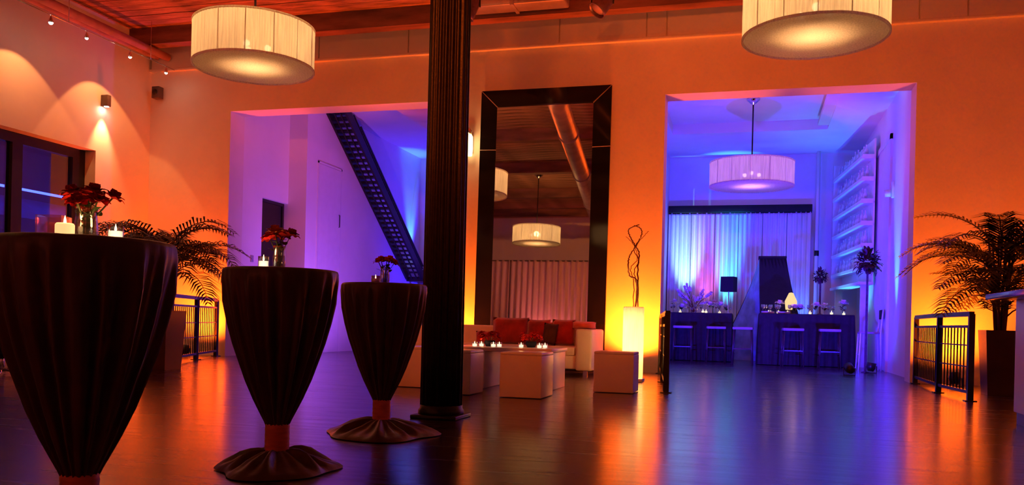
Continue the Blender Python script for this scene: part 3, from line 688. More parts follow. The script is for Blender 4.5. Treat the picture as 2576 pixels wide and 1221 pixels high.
# ---- palms
def palm(loc, label, nf, H, L, seed, stems, pot, lift, droop, fan=False):
    rnd = random.Random(seed); t = thing('potted_palm', label, 'plant', loc)
    pw, ph_ = pot
    mb = MB(); a, b = pw*0.40, pw*0.5
    for s0, s1, z0, z1 in ((a, b, 0.0, ph_),):
        vs = [(x*s0, y*s0, z0) for x, y in ((-1, -1), (1, -1), (1, 1), (-1, 1))]+[(x*s1, y*s1, z1) for x, y in ((-1, -1), (1, -1), (1, 1), (-1, 1))]
        vs += [(x*(s1-0.03), y*(s1-0.03), z1) for x, y in ((-1, -1), (1, -1), (1, 1), (-1, 1))]+[(x*(s1-0.04), y*(s1-0.04), z1-0.07) for x, y in ((-1, -1), (1, -1), (1, 1), (-1, 1))]
        fs = [(3, 2, 1, 0)]
        for k in (0, 4, 8):
            for i in range(4): j = (i+1) % 4; fs.append((k+i, k+j, k+4+j, k+4+i))
        fs.append((12, 13, 14, 15)); mb.add(vs, fs)
    mb.build('planter', 'planter', t)
    MB().lathe([(0, ph_-0.06), (pw*0.4, ph_-0.065)], 4, caps=False).build('soil', 'soil', t)
    for k in range(stems):
        a = 2*PI*k/stems; rr = 0.11*pw
        MB().tube([(rr*math.cos(a), rr*math.sin(a), ph_-0.1), (rr*2.2*math.cos(a), rr*2.2*math.sin(a), ph_+H*0.3), (rr*3.5*math.cos(a), rr*3.5*math.sin(a), ph_+H*0.55)], [0.022, 0.016, 0.011], 8).build('trunk', 'palm_stem', t)
    for k in range(nf):
        az = 2*PI*k/nf*1.0+rnd.uniform(-0.3, 0.3)+(k % 3)*0.4; el = rnd.uniform(*lift); Lf = L*rnd.uniform(0.75, 1.1)
        base = Vector((0.05*math.cos(az), 0.05*math.sin(az), ph_+H*rnd.uniform(*((0.02, 0.50) if fan else (0.25, 0.55)))))
        pts = []; p = base.copy(); e = el; n = 9
        for i in range(n):
            pts.append(p.copy()); st = Lf/(n-1)
            p = p+Vector((math.cos(az)*math.cos(e), math.sin(az)*math.cos(e), math.sin(e)))*st; e -= droop*rnd.uniform(0.7, 1.2)/(n-1)
        MB().tube(pts, [0.010*(1-0.75*i/n) for i in range(n)], 5).build('frond_stem', 'palm_stem', t)
        lb = MB(); m_ = 19
        for j in range(m_):
            u = 0.22+0.78*j/(m_-1); fi = u*(n-1); i0 = min(int(fi), n-2); q = pts[i0].lerp(pts[i0+1], fi-i0); d = (pts[i0+1]-pts[i0]).normalized()
            side = d.cross(Vector((0, 0, 1))).normalized(); up = side.cross(d)
            ll = (0.34 if not fan else 0.30)*L*math.sin(PI*(0.18+0.74*u))*rnd.uniform(0.85, 1.15)
            for s_ in (-1, 1):
                dd = (d*0.55+side*s_*0.9+up*0.18).normalized(); wv = d.cross(dd).cross(dd).normalized()*0.013
                m1 = q+dd*ll*0.5; tip = q+dd*ll+Vector((0, 0, -ll*0.30))
                lb.add([q-wv*0.4, q+wv*0.4, m1+wv, tip, m1-wv], [(0, 1, 2, 4), (4, 2, 3)], True)
        lb.build('frond_leaflets', 'palm_leaf', t)
    return t
p = at(408, 930, 11.6); palm((p.x, p.y, 0), 'feathery arching palm in a dark planter behind the corner railing', 36, 1.45, 1.15, 5, 3, (0.42, 0.80), (0.55, 1.4), 2.0)
p = at(2512, 975, 10.6); palm((p.x, p.y, 0), 'bushy tall palm in a dark planter next to the bar', 54, 2.1, 1.15, 9, 6, (0.40, 0.80), (0.55, 1.5), 1.7, True)

# ---- bar counter at the right
bx = Vector((2.155, 6.95, 0))
bar = thing('bar_counter', 'white fronted bar counter with a dark top beside the tall palm', 'counter', (bx.x, bx.y, 0))
MB().rbox(0.0, 1.5, 0.0, 1.15, 0.10, 1.045, 0.006).build('front_panel', 'white_laminate', bar)
MB().box(0.02, 1.5, 0.02, 1.13, 0.0, 0.10).build('kick_base', 'black_metal', bar)
MB().rbox(-0.20, 1.5, -0.12, 1.3, 1.045, 1.095, 0.008).build('counter_top', 'bar_top', bar)

# ---- dark chrome-footed lounge chair at the left edge
p = at(4, 940, 9.9)
lc = thing('lounge_chair', 'dark swivel lounge chair with chrome foot behind the cocktail tables', 'chair', (p.x, p.y, 0), 0.4)
MB().rbox(-0.3, 0.3, -0.28, 0.28, 0.26, 0.40, 0.05, seg=3).build('seat', 'black_cloth', lc)
MB().rbox(-0.3, 0.3, 0.2, 0.32, 0.34, 0.78, 0.05, seg=3).build('backrest', 'black_cloth', lc)
MB().tube([(0, 0, 0.05), (0, 0, 0.27)], 0.03, 12).build('stem', 'chrome', lc)
for k in range(4):
    a = k*PI/2+0.3; MB().tube([(0, 0, 0.07), (0.29*math.cos(a), 0.29*math.sin(a), 0.022)], [0.024, 0.016], 8).build('foot', 'chrome', lc)

# ---- track lights, downlight, speaker and stage lamps
tr = thing('track_light', 'low voltage track with four small bright spots along the side wall', 'lamp', (XL+0.7, 0, 5.22))
for dz in (0.06,): MB().tube([(0, 9.0, dz), (0, 13.55, dz)], 0.008, 6).build('track', 'chrome', tr)
for y in (9.2, 11.0, 12.9): MB().tube([(0, y, 0.06), (0, y, ZC-0.03-5.22)], 0.005, 6).build('hanger', 'chrome', tr)
for k, y in enumerate((10.65, 11.38, 12.38, 13.32)):
    h = MB().tube([(0, y, 0.06), (0, y, -0.01)], 0.006, 6).lathe([(0.012, 0.03), (0.03, -0.02), (0.038, -0.06), (0.033, -0.06), (0.0, -0.02)], 16, (0, y, 0), caps=False).build('lamp_head', 'chrome', tr)
    MB().sphere((0, y, -0.055), 0.026 if k else 0.034, 10, 8).build('lamp_bulb', 'halogen', h)
for k, (y, tz, pw) in enumerate(((10.55, 3.15, 75), (12.30, 3.15, 75))):
    spot('track_beam', (XL+0.72, y, 5.12), (XL-0.05, y+0.15, tz), pw, (1.0, 0.31, 0.08), 84, 0.10, 0.03, tr)
dl = thing('wall_downlight', 'small box downlight on the side wall throwing a bright cone down', 'lamp', (XL, 12.55, 4.38))
MB().rbox(0.0, 0.15, -0.045, 0.045, 0.0, 0.20, 0.01).build('housing', 'speaker_grey', dl)
MB().lathe([(0, -0.004), (0.04, -0.004), (0.04, 0.004), (0, 0.004)], 16, (0.09, 0, 0), caps=False).build('lens', 'halogen', dl)
spot('down_beam', (XL+0.13, 12.55, 4.35), (XL+0.02, 12.55, 2.6), 150, WARM, 60, 0.8, 0.02, dl)
sp = thing('wall_speaker', 'small dark speaker bracketed high in the corner', 'speaker', (-10.85, YW, 4.80))
MB().rbox(-0.08, 0.08, -0.20, -0.06, 0, 0.22, 0.01).build('cabinet', 'speaker_grey', sp)
MB().lathe([(0, 0), (0.05, 0), (0.055, 0.012), (0, 0.012)], 20, caps=False).build('cone', 'black_metal', sp).matrix_local = Matrix.Translation((0, -0.2, 0.11)) @ Matrix.Rotation(PI/2, 4, 'X')
MB().box(-0.02, 0.02, -0.07, 0.0, 0.09, 0.13).build('bracket', 'black_metal', sp)
def stage_lamp(loc, target, power, color, label, size=70, blend=0.8, top=ZC-0.04, radius=0.12):
    loc = Vector(loc); t = thing('stage_lamp', label, 'lamp', loc)
    d = (Vector(target)-loc).normalized(); Q = d.to_track_quat('-Z', 'Y').to_matrix().to_4x4()
    mb = MB().lathe([(0.0, 0.22), (0.07, 0.21), (0.11, 0.12), (0.13, -0.10), (0.145, -0.14), (0.13, -0.14), (0.115, -0.09), (0.09, 0.08)], 24, caps=False)
    o = mb.build('can', 'par_body', t); o.matrix_local = Q
    o = MB().lathe([(0, -0.10), (0.118, -0.10), (0.118, -0.09), (0, -0.09)], 24, caps=False).build('lens', 'amber_lens' if power else 'pipe', t); o.matrix_local = Q
    zt = top-loc.z
    MB().tube([(-0.16, 0, 0), (-0.16, 0, 0.2), (0.16, 0, 0.2), (0.16, 0, 0)], 0.012, 6).build('yoke', 'black_metal', t)
    MB().tube([(0, 0, 0.2), (0, 0, zt)], 0.016, 8).build('stem', 'black_metal', t)
    if power: spot('stage_beam', loc+d*0.16, target, power, color, size, blend, radius, t)
    return t
p = at(1515, 38, 12.4); stage_lamp((p.x, p.y, 5.40), (-4.2, 11.0, 2.6), 0, RED, 'red lit stage lamp hanging over the tall mirror')
p = at(1180, 60, 12.4); stage_lamp((p.x, p.y, 5.30), (-5.5, 11.5, 2.5), 0, RED, 'stage lamp hanging half behind the iron column')

# unseen stage lamps added for the overall amber wash
stage_lamp((-9.2, 0.2, 5.0), (-6.8, 13.8, 4.8), 560, ORANGE, 'added rear stage lamp turned to the violet opening', 70, top=5.665)
stage_lamp((-1.25, 0.2, 5.0), (-4.4, 13.8, 2.3), 880, ORANGE, 'added rear stage lamp turned to the mirror', 62, top=5.665)
stage_lamp((0.5, 9.7, 5.35), (0.5, 13.8, 4.9), 125, ORANGE, 'added unseen stage lamp turned to the wall above the blue doorway', 130)
stage_lamp((3.6, 0.2, 5.0), (3.6, 13.8, 2.6), 340, ORANGE, 'added rear stage lamp turned to the palm by the bar', 42, top=5.665)

# ---- stair in the passage, climbing towards the opening along the white wall
st = thing('steel_stair', 'dark open steel stair climbing along the violet wall up to the ceiling', 'stair', (XS, 0, 0))
zl = lambda y: 5.06-0.7194*(y-16.945)
ya, yb, sw = 16.72, 21.35, 0.46
for x in (0.03, sw): MB().bar((x, ya, zl(ya)+0.02), (x, yb, zl(yb)+0.02), 0.05, 0.20).build('stringer', 'black_metal', st)
n = 32
for k in range(n):
    y = ya+0.1+(yb-ya-0.2)*k/(n-1); MB().box(0.03, sw, y-0.11, y+0.11, zl(y)+0.04, zl(y)+0.08).build('tread', 'black_metal', st)
for x in (0.16, 0.30, 0.43): MB().bar((x, ya, zl(ya)-0.03), (x, yb, zl(yb)-0.03), 0.025, 0.04).build('soffit_bar', 'black_metal', st)
for h_ in (0.17, 0.24): MB().bar((sw, ya+0.35, zl(ya+0.35)+h_), (sw, yb, zl(yb)+h_), 0.022).build('guard_bar', 'black_metal', st)
MB().bar((sw, ya+0.7, zl(ya+0.7)+0.31), (sw, yb, zl(yb)+0.31), 0.04).build('handrail', 'black_metal', st)
for k in range(14):
    y = ya+0.8+(yb-ya-0.9)*k/13; MB().bar((sw, y, zl(y)+0.1), (sw, y, zl(y)+0.31), 0.016).build('baluster', 'black_metal', st)
zb = zl(yb)+0.02
MB().box(0.0, 1.5, yb, YFL, zb-0.12, zb).build('landing', 'black_metal', st)
for x in (0.6, 1.45): MB().bar((x, yb+0.05, 0.0), (x, yb+0.05, zb-0.1), 0.08).build('landing_post', 'black_metal', st)
MB().tube([(0.58, yb, zb), (0.58, yb, zb+1.0), (0.62, yb, zb+1.05), (0.95, yb, zb+1.02), (1.25, yb, zb+0.90), (1.42, yb, zb+0.62), (1.45, yb, zb)], 0.026, 8).build('landing_rail', 'black_metal', st)
MB().tube([(0.60, yb, zb+0.78), (0.95, yb, zb+0.76), (1.22, yb, zb+0.68), (1.36, yb, zb+0.4), (1.38, yb, zb)], 0.014, 8).build('landing_rail_lower', 'black_metal', st)

# ---- curtains, gathered
def curtain(x0, x1, y, z0, z1, label, m, group=None, amp=0.05, per=0.13, seed=0, name='curtain'):
    rnd = random.Random(seed); n = int((x1-x0)/per*10); mb = MB(); vs = []; rows = (z0, z0+(z1-z0)*0.5, z1-0.08, z1); ph = rnd.uniform(0, 6)
    for side in (0, 1):
        for r_, z in enumerate(rows):
            am = amp*(1.0, 0.9, 0.6, 0.4)[r_]
            for i in range(n+1):
                x = x0+(x1-x0)*i/n; w_ = math.sin(2*PI*x/per+ph+0.6*math.sin(x*3+r_*0.3))+0.4*math.sin(2*PI*x/(per*2.3)+ph)
                vs.append((x-x0, am*w_+side*0.006, z))
    fs = []; R_ = len(rows); N = n+1
    for side in (0, 1):
        for r_ in range(R_-1):
            for i in range(n): a = side*R_*N+r_*N+i; fs.append((a, a+1, a+N+1, a+N))
    for r_ in (0, R_-1):
        for i in range(n): a = r_*N+i; fs.append((a, a+1, a+1+R_*N, a+R_*N))
    for r_ in range(R_-1):
        for i in (0, n): a = r_*N+i; fs.append((a, a+N, a+N+R_*N, a+R_*N))
    mb.add(vs, fs, True)
    return tag(mb.build(name, m, None, (x0, y, 0)), label, 'curtain', group)
cz = 3.66; YC = 22.08; cx0, cx1 = RX0+0.02, 1.38; npan = 6
labs = ['white curtain panel in the corner under the black pelmet, washed pink', 'white curtain panel glowing white above the flower spray', 'white curtain panel lit magenta between two bright panels', 'white curtain panel lit turquoise behind the dark floor lamp', 'white curtain panel lit blue behind the dark tent', 'white curtain panel lit blue beside the slim white post']
for k in range(npan):
    a = cx0+(cx1-cx0)*k/npan; b = cx0+(cx1-cx0)*(k+1)/npan
    curtain(a+0.005, b-0.005, YC, 0.01, cz, labs[k], 'curtain', amp=0.035, per=0.11, seed=k)
pm_ = thing('curtain_pelmet', 'long black pelmet board above the white curtains', 'pelmet', (cx0, YC-0.06, cz))
MB().rbox(0, cx1-cx0, -0.06, 0.10, -0.02, 0.15, 0.008).build('board', 'black_cloth', pm_)
MB().tube([(0.0, 0.06, -0.03), (cx1-cx0, 0.06, -0.03)], 0.015, 8).build('rod', 'black_metal', pm_)
for xx in (0.3, 1.7, 3.1): MB().box(xx-0.02, xx+0.02, 0.08, YFR-YC+0.06, 0.03, 0.10).build('bracket', 'black_metal', pm_)
p = onY(2055, 600, 22.0)
wp = thing('white_post', 'slim white post standing at the end of the curtains', 'post', (p.x, p.y, 0))
MB().tube([(0, 0, 0.02), (0, 0, ZR)], 0.045, 12).build('pole', 'wall_white', wp)
MB().lathe([(0.0, 0), (0.12, 0), (0.12, 0.02), (0, 0.02)], 20, caps=False).build('base_disc', 'wall_white', wp)
MB().lathe([(0.055, 2.55), (0.055, 2.68)], 16).build('collar', 'black_metal', wp)

# ---- stepped bottle shelves
c0 = at(2165, 600, 17.5); sh = thing('bottle_shelves', 'tall lit bottle shelves stacked against the blue side wall', 'shelf', (c0.x, c0.y, 0), math.radians(5.3))
SL, SD = 3.1, 0.26; levels = [2.04+0.455*k for k in range(6)]
MB().box(SD-0.03, SD, 0.0, SL, 1.75, 4.70).build('back_panel', 'shelf_white', sh)
MB().box(0.0, SD, SL-0.03, SL, 1.75, 4.70).build('end_panel', 'shelf_white', sh)
for z in levels:
    b_ = MB().box(0.0, SD, 0.0, SL, z-0.025, z+0.01).build('shelf_board', 'shelf_white', sh)
    MB().box(-0.012, 0.0, 0.0, SL, z-0.03, z+0.035).build('lip', 'shelf_white', b_)
    MB().box(0.0, SD-0.03, -0.012, 0.0, z-0.03, z+0.06).build('end_lip', 'shelf_white', b_)
MB().box(-0.03, SD, -0.03, SL, 1.70, 1.76).build('bottom_board', 'shelf_white', sh)
for y in (0.2, SL-0.2): MB().box(0.06, SD-0.04, y-0.03, y+0.03, 0.0, 1.70).build('leg', 'shelf_white', sh)
bot0 = None; Rsh = Matrix.Translation(c0*1.0) @ Matrix.Rotation(math.radians(5.3), 4, 'Z'); rnd = random.Random(4)
for li, z in enumerate(levels):
    for k in range(11):
        q = Matrix.Translation((c0.x, c0.y, 0)) @ Matrix.Rotation(math.radians(5.3), 4, 'Z') @ Vector((0.11+rnd.uniform(-.02, .02), 0.12+k*0.275, z+0.011))
        if bot0 is None:
            bot0 = tag(MB().lathe([(0, 0), (0.042, 0.0), (0.044, 0.01), (0.044, 0.17), (0.034, 0.20), (0.015, 0.225), (0.015, 0.29), (0.018, 0.295), (0.018, 0.31), (0, 0.31)], 12, caps=False).build('bottle', 'bottle_glass', None, q), 'pale glass bottle standing on the lowest board of the lit shelves', 'bottle', 'bottles on the lit shelves')
        else:
            o = dup(bot0, q); o['label'] = 'pale glass bottle standing on %s of the lit shelves' % ('the lowest board', 'the second board up', 'the third board up', 'the fourth board up', 'the fifth board up', 'the top board')[li]
            o.scale.z = rnd.uniform(0.85, 1.1); o['group'] = 'bottles on the lit shelves, board %s' % 'one two three four five six'.split()[li]
bot0['group'] = 'bottles on the lit shelves, board one'
sb = thing('side_sconce', 'small white sconce on the blue side wall', 'lamp', (RX1, 16.9, 3.20))
MB().rbox(-0.05, 0.0, -0.05, 0.05, 0, 0.30, 0.01).build('plate', 'shelf_white', sb)
MB().lathe([(0, 0.02), (0.05, 0.02), (0.06, 0.14), (0, 0.14)], 16, (-0.11, 0, 0), caps=False).build('cup', 'shelf_white', sb)
cs = at(1693, 265, 15.2); sk = thing('ceiling_speaker', 'dark speaker fixed high inside the blue doorway', 'speaker', (RX0+0.02, cs.y+0.2, cs.z-0.15))
MB().rbox(0.0, 0.42, -0.12, 0.12, 0, 0.28, 0.04).build('cabinet', 'dark_shade', sk)
MB().box(-0.02, 0.03, -0.04, 0.04, 0.08, 0.2).build('bracket', 'black_metal', sk)

# ---- bar tables, stools and table settings in the blue room
def bar_table(x0, x1, y0, y1, label):
    t = thing('bar_table', label, 'table', ((x0+x1)/2, (y0+y1)/2, 0)); a, b = (x1-x0)/2, (y1-y0)/2; H = 1.07
    MB().rbox(-a, a, -b, b, H-0.04, H, 0.01).build('tabletop', 'table_cloth', t)
    # floor-length cloth with soft folds
    pts = []; per = 2*(2*a+2*b); N = 260
    def edge(s_):
        if s_ < 2*a: return Vector((-a+s_, -b, 0)), Vector((0, -1, 0))
        s_ -= 2*a
        if s_ < 2*b: return Vector((a, -b+s_, 0)), Vector((1, 0, 0))
        s_ -= 2*b
        if s_ < 2*a: return Vector((a-s_, b, 0)), Vector((0, 1, 0))
        s_ -= 2*a; return Vector((-a, b-s_, 0)), Vector((-1, 0, 0))
    vs = []; fs = []
    for i in range(N):
        p_, nn = edge(per*i/N)
        for z, k in ((H-0.03, 0.0), (0.6, 0.6), (0.012, 1.0)): vs.append(p_+nn*(0.004+0.018*k*(1+math.sin(i*0.9)))+Vector((0, 0, z)))
    for i in range(N):
        j = (i+1) % N
        for k in range(2): fs.append((i*3+k, j*3+k, j*3+k+1, i*3+k+1))
    MB().add(vs, fs, True).build('table_cloth', 'table_cloth', t)
    return t
TB = (0.16, 2.02, 18.45, 19.45); TA = (-1.95, -0.40, 19.35, 20.35)
bar_table(*TB, 'long dark clothed bar table with wine glasses in front of the tent')
bar_table(*TA, 'dark clothed bar table carrying the pink flower spray near the lit curtains')
def bar_stool(loc, rz, label, group=None):
    t = thing('bar_stool', label, 'stool', loc, rz, group)
    MB().rbox(-0.20, 0.20, -0.19, 0.19, 0.72, 0.775, 0.015).build('seat', 'seat_pad', t)
    for sx in (-1, 1):
        for sy in (-1, 1): MB().tube([(sx*0.17, sy*0.16, 0.73), (sx*0.20, sy*0.19, 0.0)], 0.015, 8).build('leg', 'stool_wood', t)
    for sy in (-1, 1): MB().bar((-0.185, sy*0.175, 0.32), (0.185, sy*0.175, 0.32), 0.02).build('footrest', 'stool_wood', t)
    for sx in (-1, 1): MB().bar((sx*0.185, -0.175, 0.24), (sx*0.185, 0.175, 0.24), 0.02).build('side_stretcher', 'stool_wood', t)
    return t
stl = (( -1.42, 19.0, 'dark bar stool with pale seat at the flower spray end of the smaller bar table'), (-0.72, 19.0, 'dark bar stool with pale seat at the smaller bar table, under the dark floor lamp'),
       (-0.15, 18.35, 'dark bar stool with pale seat in the gap between the two bar tables'), (0.82, 18.1, 'dark bar stool with pale seat at the long bar table, nearer the gap'), (1.52, 18.1, 'dark bar stool with pale seat at the long bar table, nearer the shelves'))
s0 = None
for k, (x, y, lab) in enumerate(stl):
    if s0 is None: s0 = bar_stool((x, y, 0), 0, lab, 'bar stools in the blue room')
    else: dup(s0, (x, y, 0), (0.1, -0.05, 0.06, 0.0)[k-1], lab)
# pale chairs by the right wall
def side_chair(loc, rz, label):
    t = thing('side_chair', label, 'chair', loc, rz)
    MB().rbox(-0.19, 0.19, -0.19, 0.19, 0.70, 0.74, 0.015).build('seat', 'seat_pad', t)
    for sx in (-1, 1):
        MB().tube([(sx*0.18, -0.17, 0.71), (sx*0.20, -0.2, 0.0)], 0.015, 8).build('leg', 'shelf_white', t)
        MB().tube([(sx*0.19, 0.2, 0.0), (sx*0.18, 0.18, 0.72), (sx*0.17, 0.22, 1.16)], 0.015, 8).build('rear_leg', 'shelf_white', t)
    MB().rbox(-0.17, 0.17, 0.19, 0.22, 0.98, 1.16, 0.012).build('backrest', 'dark_shade', t)
    MB().bar((-0.18, -0.18, 0.3), (0.18, -0.18, 0.3), 0.02).build('footrest', 'shelf_white', t)
    return t
side_chair((2.18, 17.55, 0), -PI/2, 'pale high chair with dark back against the blue side wall')

# glasses, plates, candles, flowers on the bar tables
wg0 = thing('wine_glass', 'clear wine glass on the long dark bar table', 'glass', (0, 0, 0), 0, 'wine glasses on the long bar table')
MB().lathe([(0, 0), (0.034, 0.0), (0.034, 0.004), (0.006, 0.008), (0.004, 0.09), (0.02, 0.105), (0.038, 0.14), (0.036, 0.19), (0.034, 0.19), (0.035, 0.14), (0, 0.108)], 14, caps=False).build('bowl_and_stem', 'glass', wg0)
MB().lathe([(0, 0.109), (0.018, 0.112), (0.033, 0.135), (0.0, 0.135)], 14, caps=False).build('wine', 'pink_glass', wg0)
rnd = random.Random(11); first = True
def table_spots(T, n):
    out = []
    while len(out) < n:
        q = (rnd.uniform(T[0]+0.08, T[1]-0.08), rnd.uniform(T[2]+0.08, T[3]-0.08))
        if all((q[0]-o[0])**2+(q[1]-o[1])**2 > 0.0225 for o in out): out.append(q)
    return out
lampx = onY(1836, 700, 20.0).x; topx = at(2064, 700, 18.0)
spB = [q for q in table_spots(TB, 38) if math.hypot(q[0]-topx.x, q[1]-topx.y) > 0.13][:32]; spA = [q for q in table_spots(TA, 36) if math.hypot(q[0]+1.25, q[1]-19.7) > 0.25 and math.hypot(q[0]-lampx, q[1]-20.05) > 0.15][:20]
for k, (x, y) in enumerate(spB[:18]):
    if first: wg0.location = (x, y, 1.07); first = False
    else: dup(wg0, (x, y, 1.07))
for k, (x, y) in enumerate(spA[:10]): dup(wg0, (x, y, 1.07), 0, 'clear wine glass on the smaller dark bar table', 'wine glasses on the smaller bar table')
for k, (x, y) in enumerate(spB[18:25]): votive((x, y, 1.07), 0.035, 0.075, 'lit votive glass on the long dark bar table', 'votives on the long bar table', power=0.5 if k % 3 == 0 else 0)
for k, (x, y) in enumerate(spA[10:14]): votive((x, y, 1.07), 0.035, 0.075, 'lit votive glass on the smaller dark bar table', 'votives on the smaller bar table', power=0.5 if k % 2 == 0 else 0)
for k, (x, y) in enumerate(spB[25:32]): rose((x, y, 1.072), 0.13+0.05*(k % 3), 0.085, 'petal_white', 'pale pink flower head on the long dark bar table', (0.02, 0), 200+k, 'pale flowers on the long bar table')
for k, (x, y) in enumerate(spA[14:20]): rose((x, y, 1.072), 0.12+0.06*(k % 3), 0.085, 'petal_white', 'pale pink flower head on the smaller dark bar table', (0.02, 0), 230+k, 'pale flowers on the smaller bar table')
# white branch spray with blossoms
sx_, sy_ = onY(1745, 760, 19.7).x, 19.7
fs_ = thing('flower_spray', 'spreading spray of pale blossoms and twigs on the smaller bar table', 'flowers', (sx_, sy_, 1.07))
MB().lathe([(0, 0.0), (0.06, 0.0), (0.09, 0.08), (0.05, 0.14), (0.044, 0.14), (0.08, 0.08), (0, 0.01)], 20, caps=False).build('bowl', 'pink_glass', fs_)
rnd = random.Random(5); bl = MB()
for k in range(22):
    a = rnd.uniform(0, 6.28); L_ = rnd.uniform(0.25, 0.62); e = rnd.uniform(0.35, 1.4)
    pt = [(0, 0, 0.05), (0.4*L_*math.cos(a)*math.cos(e), 0.4*L_*math.sin(a)*math.cos(e), 0.1+0.5*L_*math.sin(e)), (L_*math.cos(a)*math.cos(e), L_*math.sin(a)*math.cos(e), 0.1+L_*math.sin(e))]
    MB().tube(pt, [0.006, 0.005, 0.003], 5).build('twig', 'branch', fs_)
    b_ = MB()
    for j in range(5 if e < 1.1 else 3):
        u = 0.5+0.5*j/4; q = Vector(pt[1]).lerp(Vector(pt[2]), u); 
        for m_ in range(5):
            petal(b_, Matrix.Translation(q) @ Matrix.Rotation(rnd.uniform(0, 6), 4, 'Z') @ Matrix.Rotation(rnd.uniform(0, 1.4), 4, 'X'), 0.05, 0.026, 0.1, 0.2)
    b_.build('blossom', 'petal_white', fs_)
# tall dark topiary arrangements
def topiary(px, D, zc, r, label, seed, z0=1.07):
    p = at(px, 700, D); rnd = random.Random(seed); t = thing('topiary', label, 'flowers', (p.x, p.y, z0))
    h = zc-z0
    MB().lathe([(0, 0), (0.07, 0), (0.07, 0.012), (0.022, 0.03), (0.018, h-r*0.7), (0.05, h-r*0.5), (0, h-r*0.5)], 16, caps=False).build('stand', 'petal_dark', t)
    b_ = MB()
    for k in range(170):
        d_ = Vector((rnd.gauss(0, 1), rnd.gauss(0, 1), rnd.gauss(0, 1))).normalized(); rr = r*rnd.uniform(0.45, 1.05)*(1+0.15*math.sin(5*d_.x+3*d_.z))
        M = Matrix.Translation(Vector((0, 0, h))+d_*rr*0.7) @ d_.to_track_quat('Y', 'Z').to_matrix().to_4x4() @ Matrix.Rotation(rnd.uniform(-0.8, 0.8), 4, 'X')
        petal(b_, M, r*0.42, r*0.13, -0.3, 0.1)
    b_.build('foliage_ball', 'petal_dark', t)
    return t
topiary(2064, 18.0, 1.90, 0.17, 'small dark flower ball on a stand, on the bar table near the white post', 3)
topiary(2182, 15.4, 2.00, 0.27, 'big dark flower ball on a tall floor stand by the bottle shelves', 7, 0.0)
# dark shaded lamp
p = onY(1836, 700, 20.0); fl = thing('table_lamp', 'dark square shaded lamp with a pale stem on the smaller bar table', 'lamp', (p.x-0.02, 20.05, 1.07))
MB().lathe([(0, 0), (0.09, 0), (0.09, 0.015), (0.014, 0.03), (0.012, 0.78), (0, 0.78)], 16, caps=False).build('stem', 'pale_stem', fl)
MB().lathe([(0.21, 0.50), (0.205, 0.84), (0.195, 0.84), (0.20, 0.50), (0.21, 0.50)], 4, caps=False, smooth=False).build('shade', 'dark_shade', fl).rotation_euler.z = PI/4-YAW
for k in range(4): MB().tube([(0, 0, 0.77), (0.20*math.cos(k*PI/2+PI/4-YAW), 0.20*math.sin(k*PI/2+PI/4-YAW), 0.77)], 0.005, 5).build('shade_arm', 'black_metal', fl)
# dark tent
tl, trr = onY(1910, 650, 20.9), onY(1976, 650, 20.9); bl_, brr = onY(1848, 770, 20.9), onY(2022, 770, 20.9)
tn = thing('fabric_tent', 'dark draped fabric tent with a flat top between tables and curtains', 'tent', ((tl.x+trr.x)/2, 20.9, 0))
ox = tn.location.x; TZt = tl.z
def tent_side(pts0, pts1, m, name):
    mb = MB(); n = 8; vs = []; fs = []
    for side in (0, 1):
        for i in range(n+1):
            u = i/n; z = TZt*(1-u); k = u**1.6*0.55+u*0.45
            for j in range(9):
                v = j/8; a = Vector(pts0[0]).lerp(Vector(pts0[1]), v); b = Vector(pts1[0]).lerp(Vector(pts1[1]), v)
                q = a.lerp(b, k); q.z = z+0.0; q = q+Vector((0.012*math.sin(j*2.2)*u+side*0.01, 0.012*math.cos(j*2.7)*u, 0)); vs.append(q)
    for side in (0, 1):
        for i in range(n):
            for j in range(8): a = side*(n+1)*9+i*9+j; fs.append((a, a+1, a+10, a+9))
    mb.add(vs, fs, True).build(name, m, tn)
x0t, x1t = tl.x-ox, trr.x-ox; x0b = x0t-(tl.x-bl_.x)*1.9; x1b = x1t+(brr.x-trr.x)*1.5
mid0, mid1 = x0t*0.1, x0t*0.2-0.15
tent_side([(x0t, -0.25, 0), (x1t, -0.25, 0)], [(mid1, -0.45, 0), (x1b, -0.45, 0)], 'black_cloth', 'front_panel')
tent_side([(x0t, 0.25, 0), (x0t, -0.25, 0)], [(x0b, 0.40, 0), (mid1, -0.45, 0)], 'awning', 'side_panel')  # light on this side of the black tent painted as blue cloth
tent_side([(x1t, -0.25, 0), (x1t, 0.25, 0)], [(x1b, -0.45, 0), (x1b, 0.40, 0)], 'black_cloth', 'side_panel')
tent_side([(x1t, 0.25, 0), (x0t, 0.25, 0)], [(x1b, 0.40, 0), (x0b, 0.40, 0)], 'black_cloth', 'rear_panel')
MB().rbox(x0t-0.02, x1t+0.02, -0.27, 0.27, TZt-0.03, TZt+0.03, 0.01).build('roof_board', 'black_cloth', tn)
# glowing folded card / lantern on long table
p = onY(1990, 740, 19.3); lt = thing('table_lantern', 'small glowing gold lantern on the long bar table beside the tent', 'lamp', (p.x, 19.25, 1.07), 0.4)
MB().lathe([(0.11, 0.0), (0.11, 0.02), (0, 0.02)], 4, caps=True).build('base', 'branch', lt)
MB().lathe([(0.12, 0.10), (0.14, 0.28), (0.05, 0.46), (0, 0.47)], 4, caps=False, smooth=False).build('gold_shade', 'card_glow', lt)
MB().tube([(0, 0, 0.02), (0, 0, 0.40)], 0.01, 6).build('stem', 'branch', lt)
point('lantern_light', (lt.location.x, lt.location.y-0.25, 1.35), 1.2, WARM, 0.05, lt)
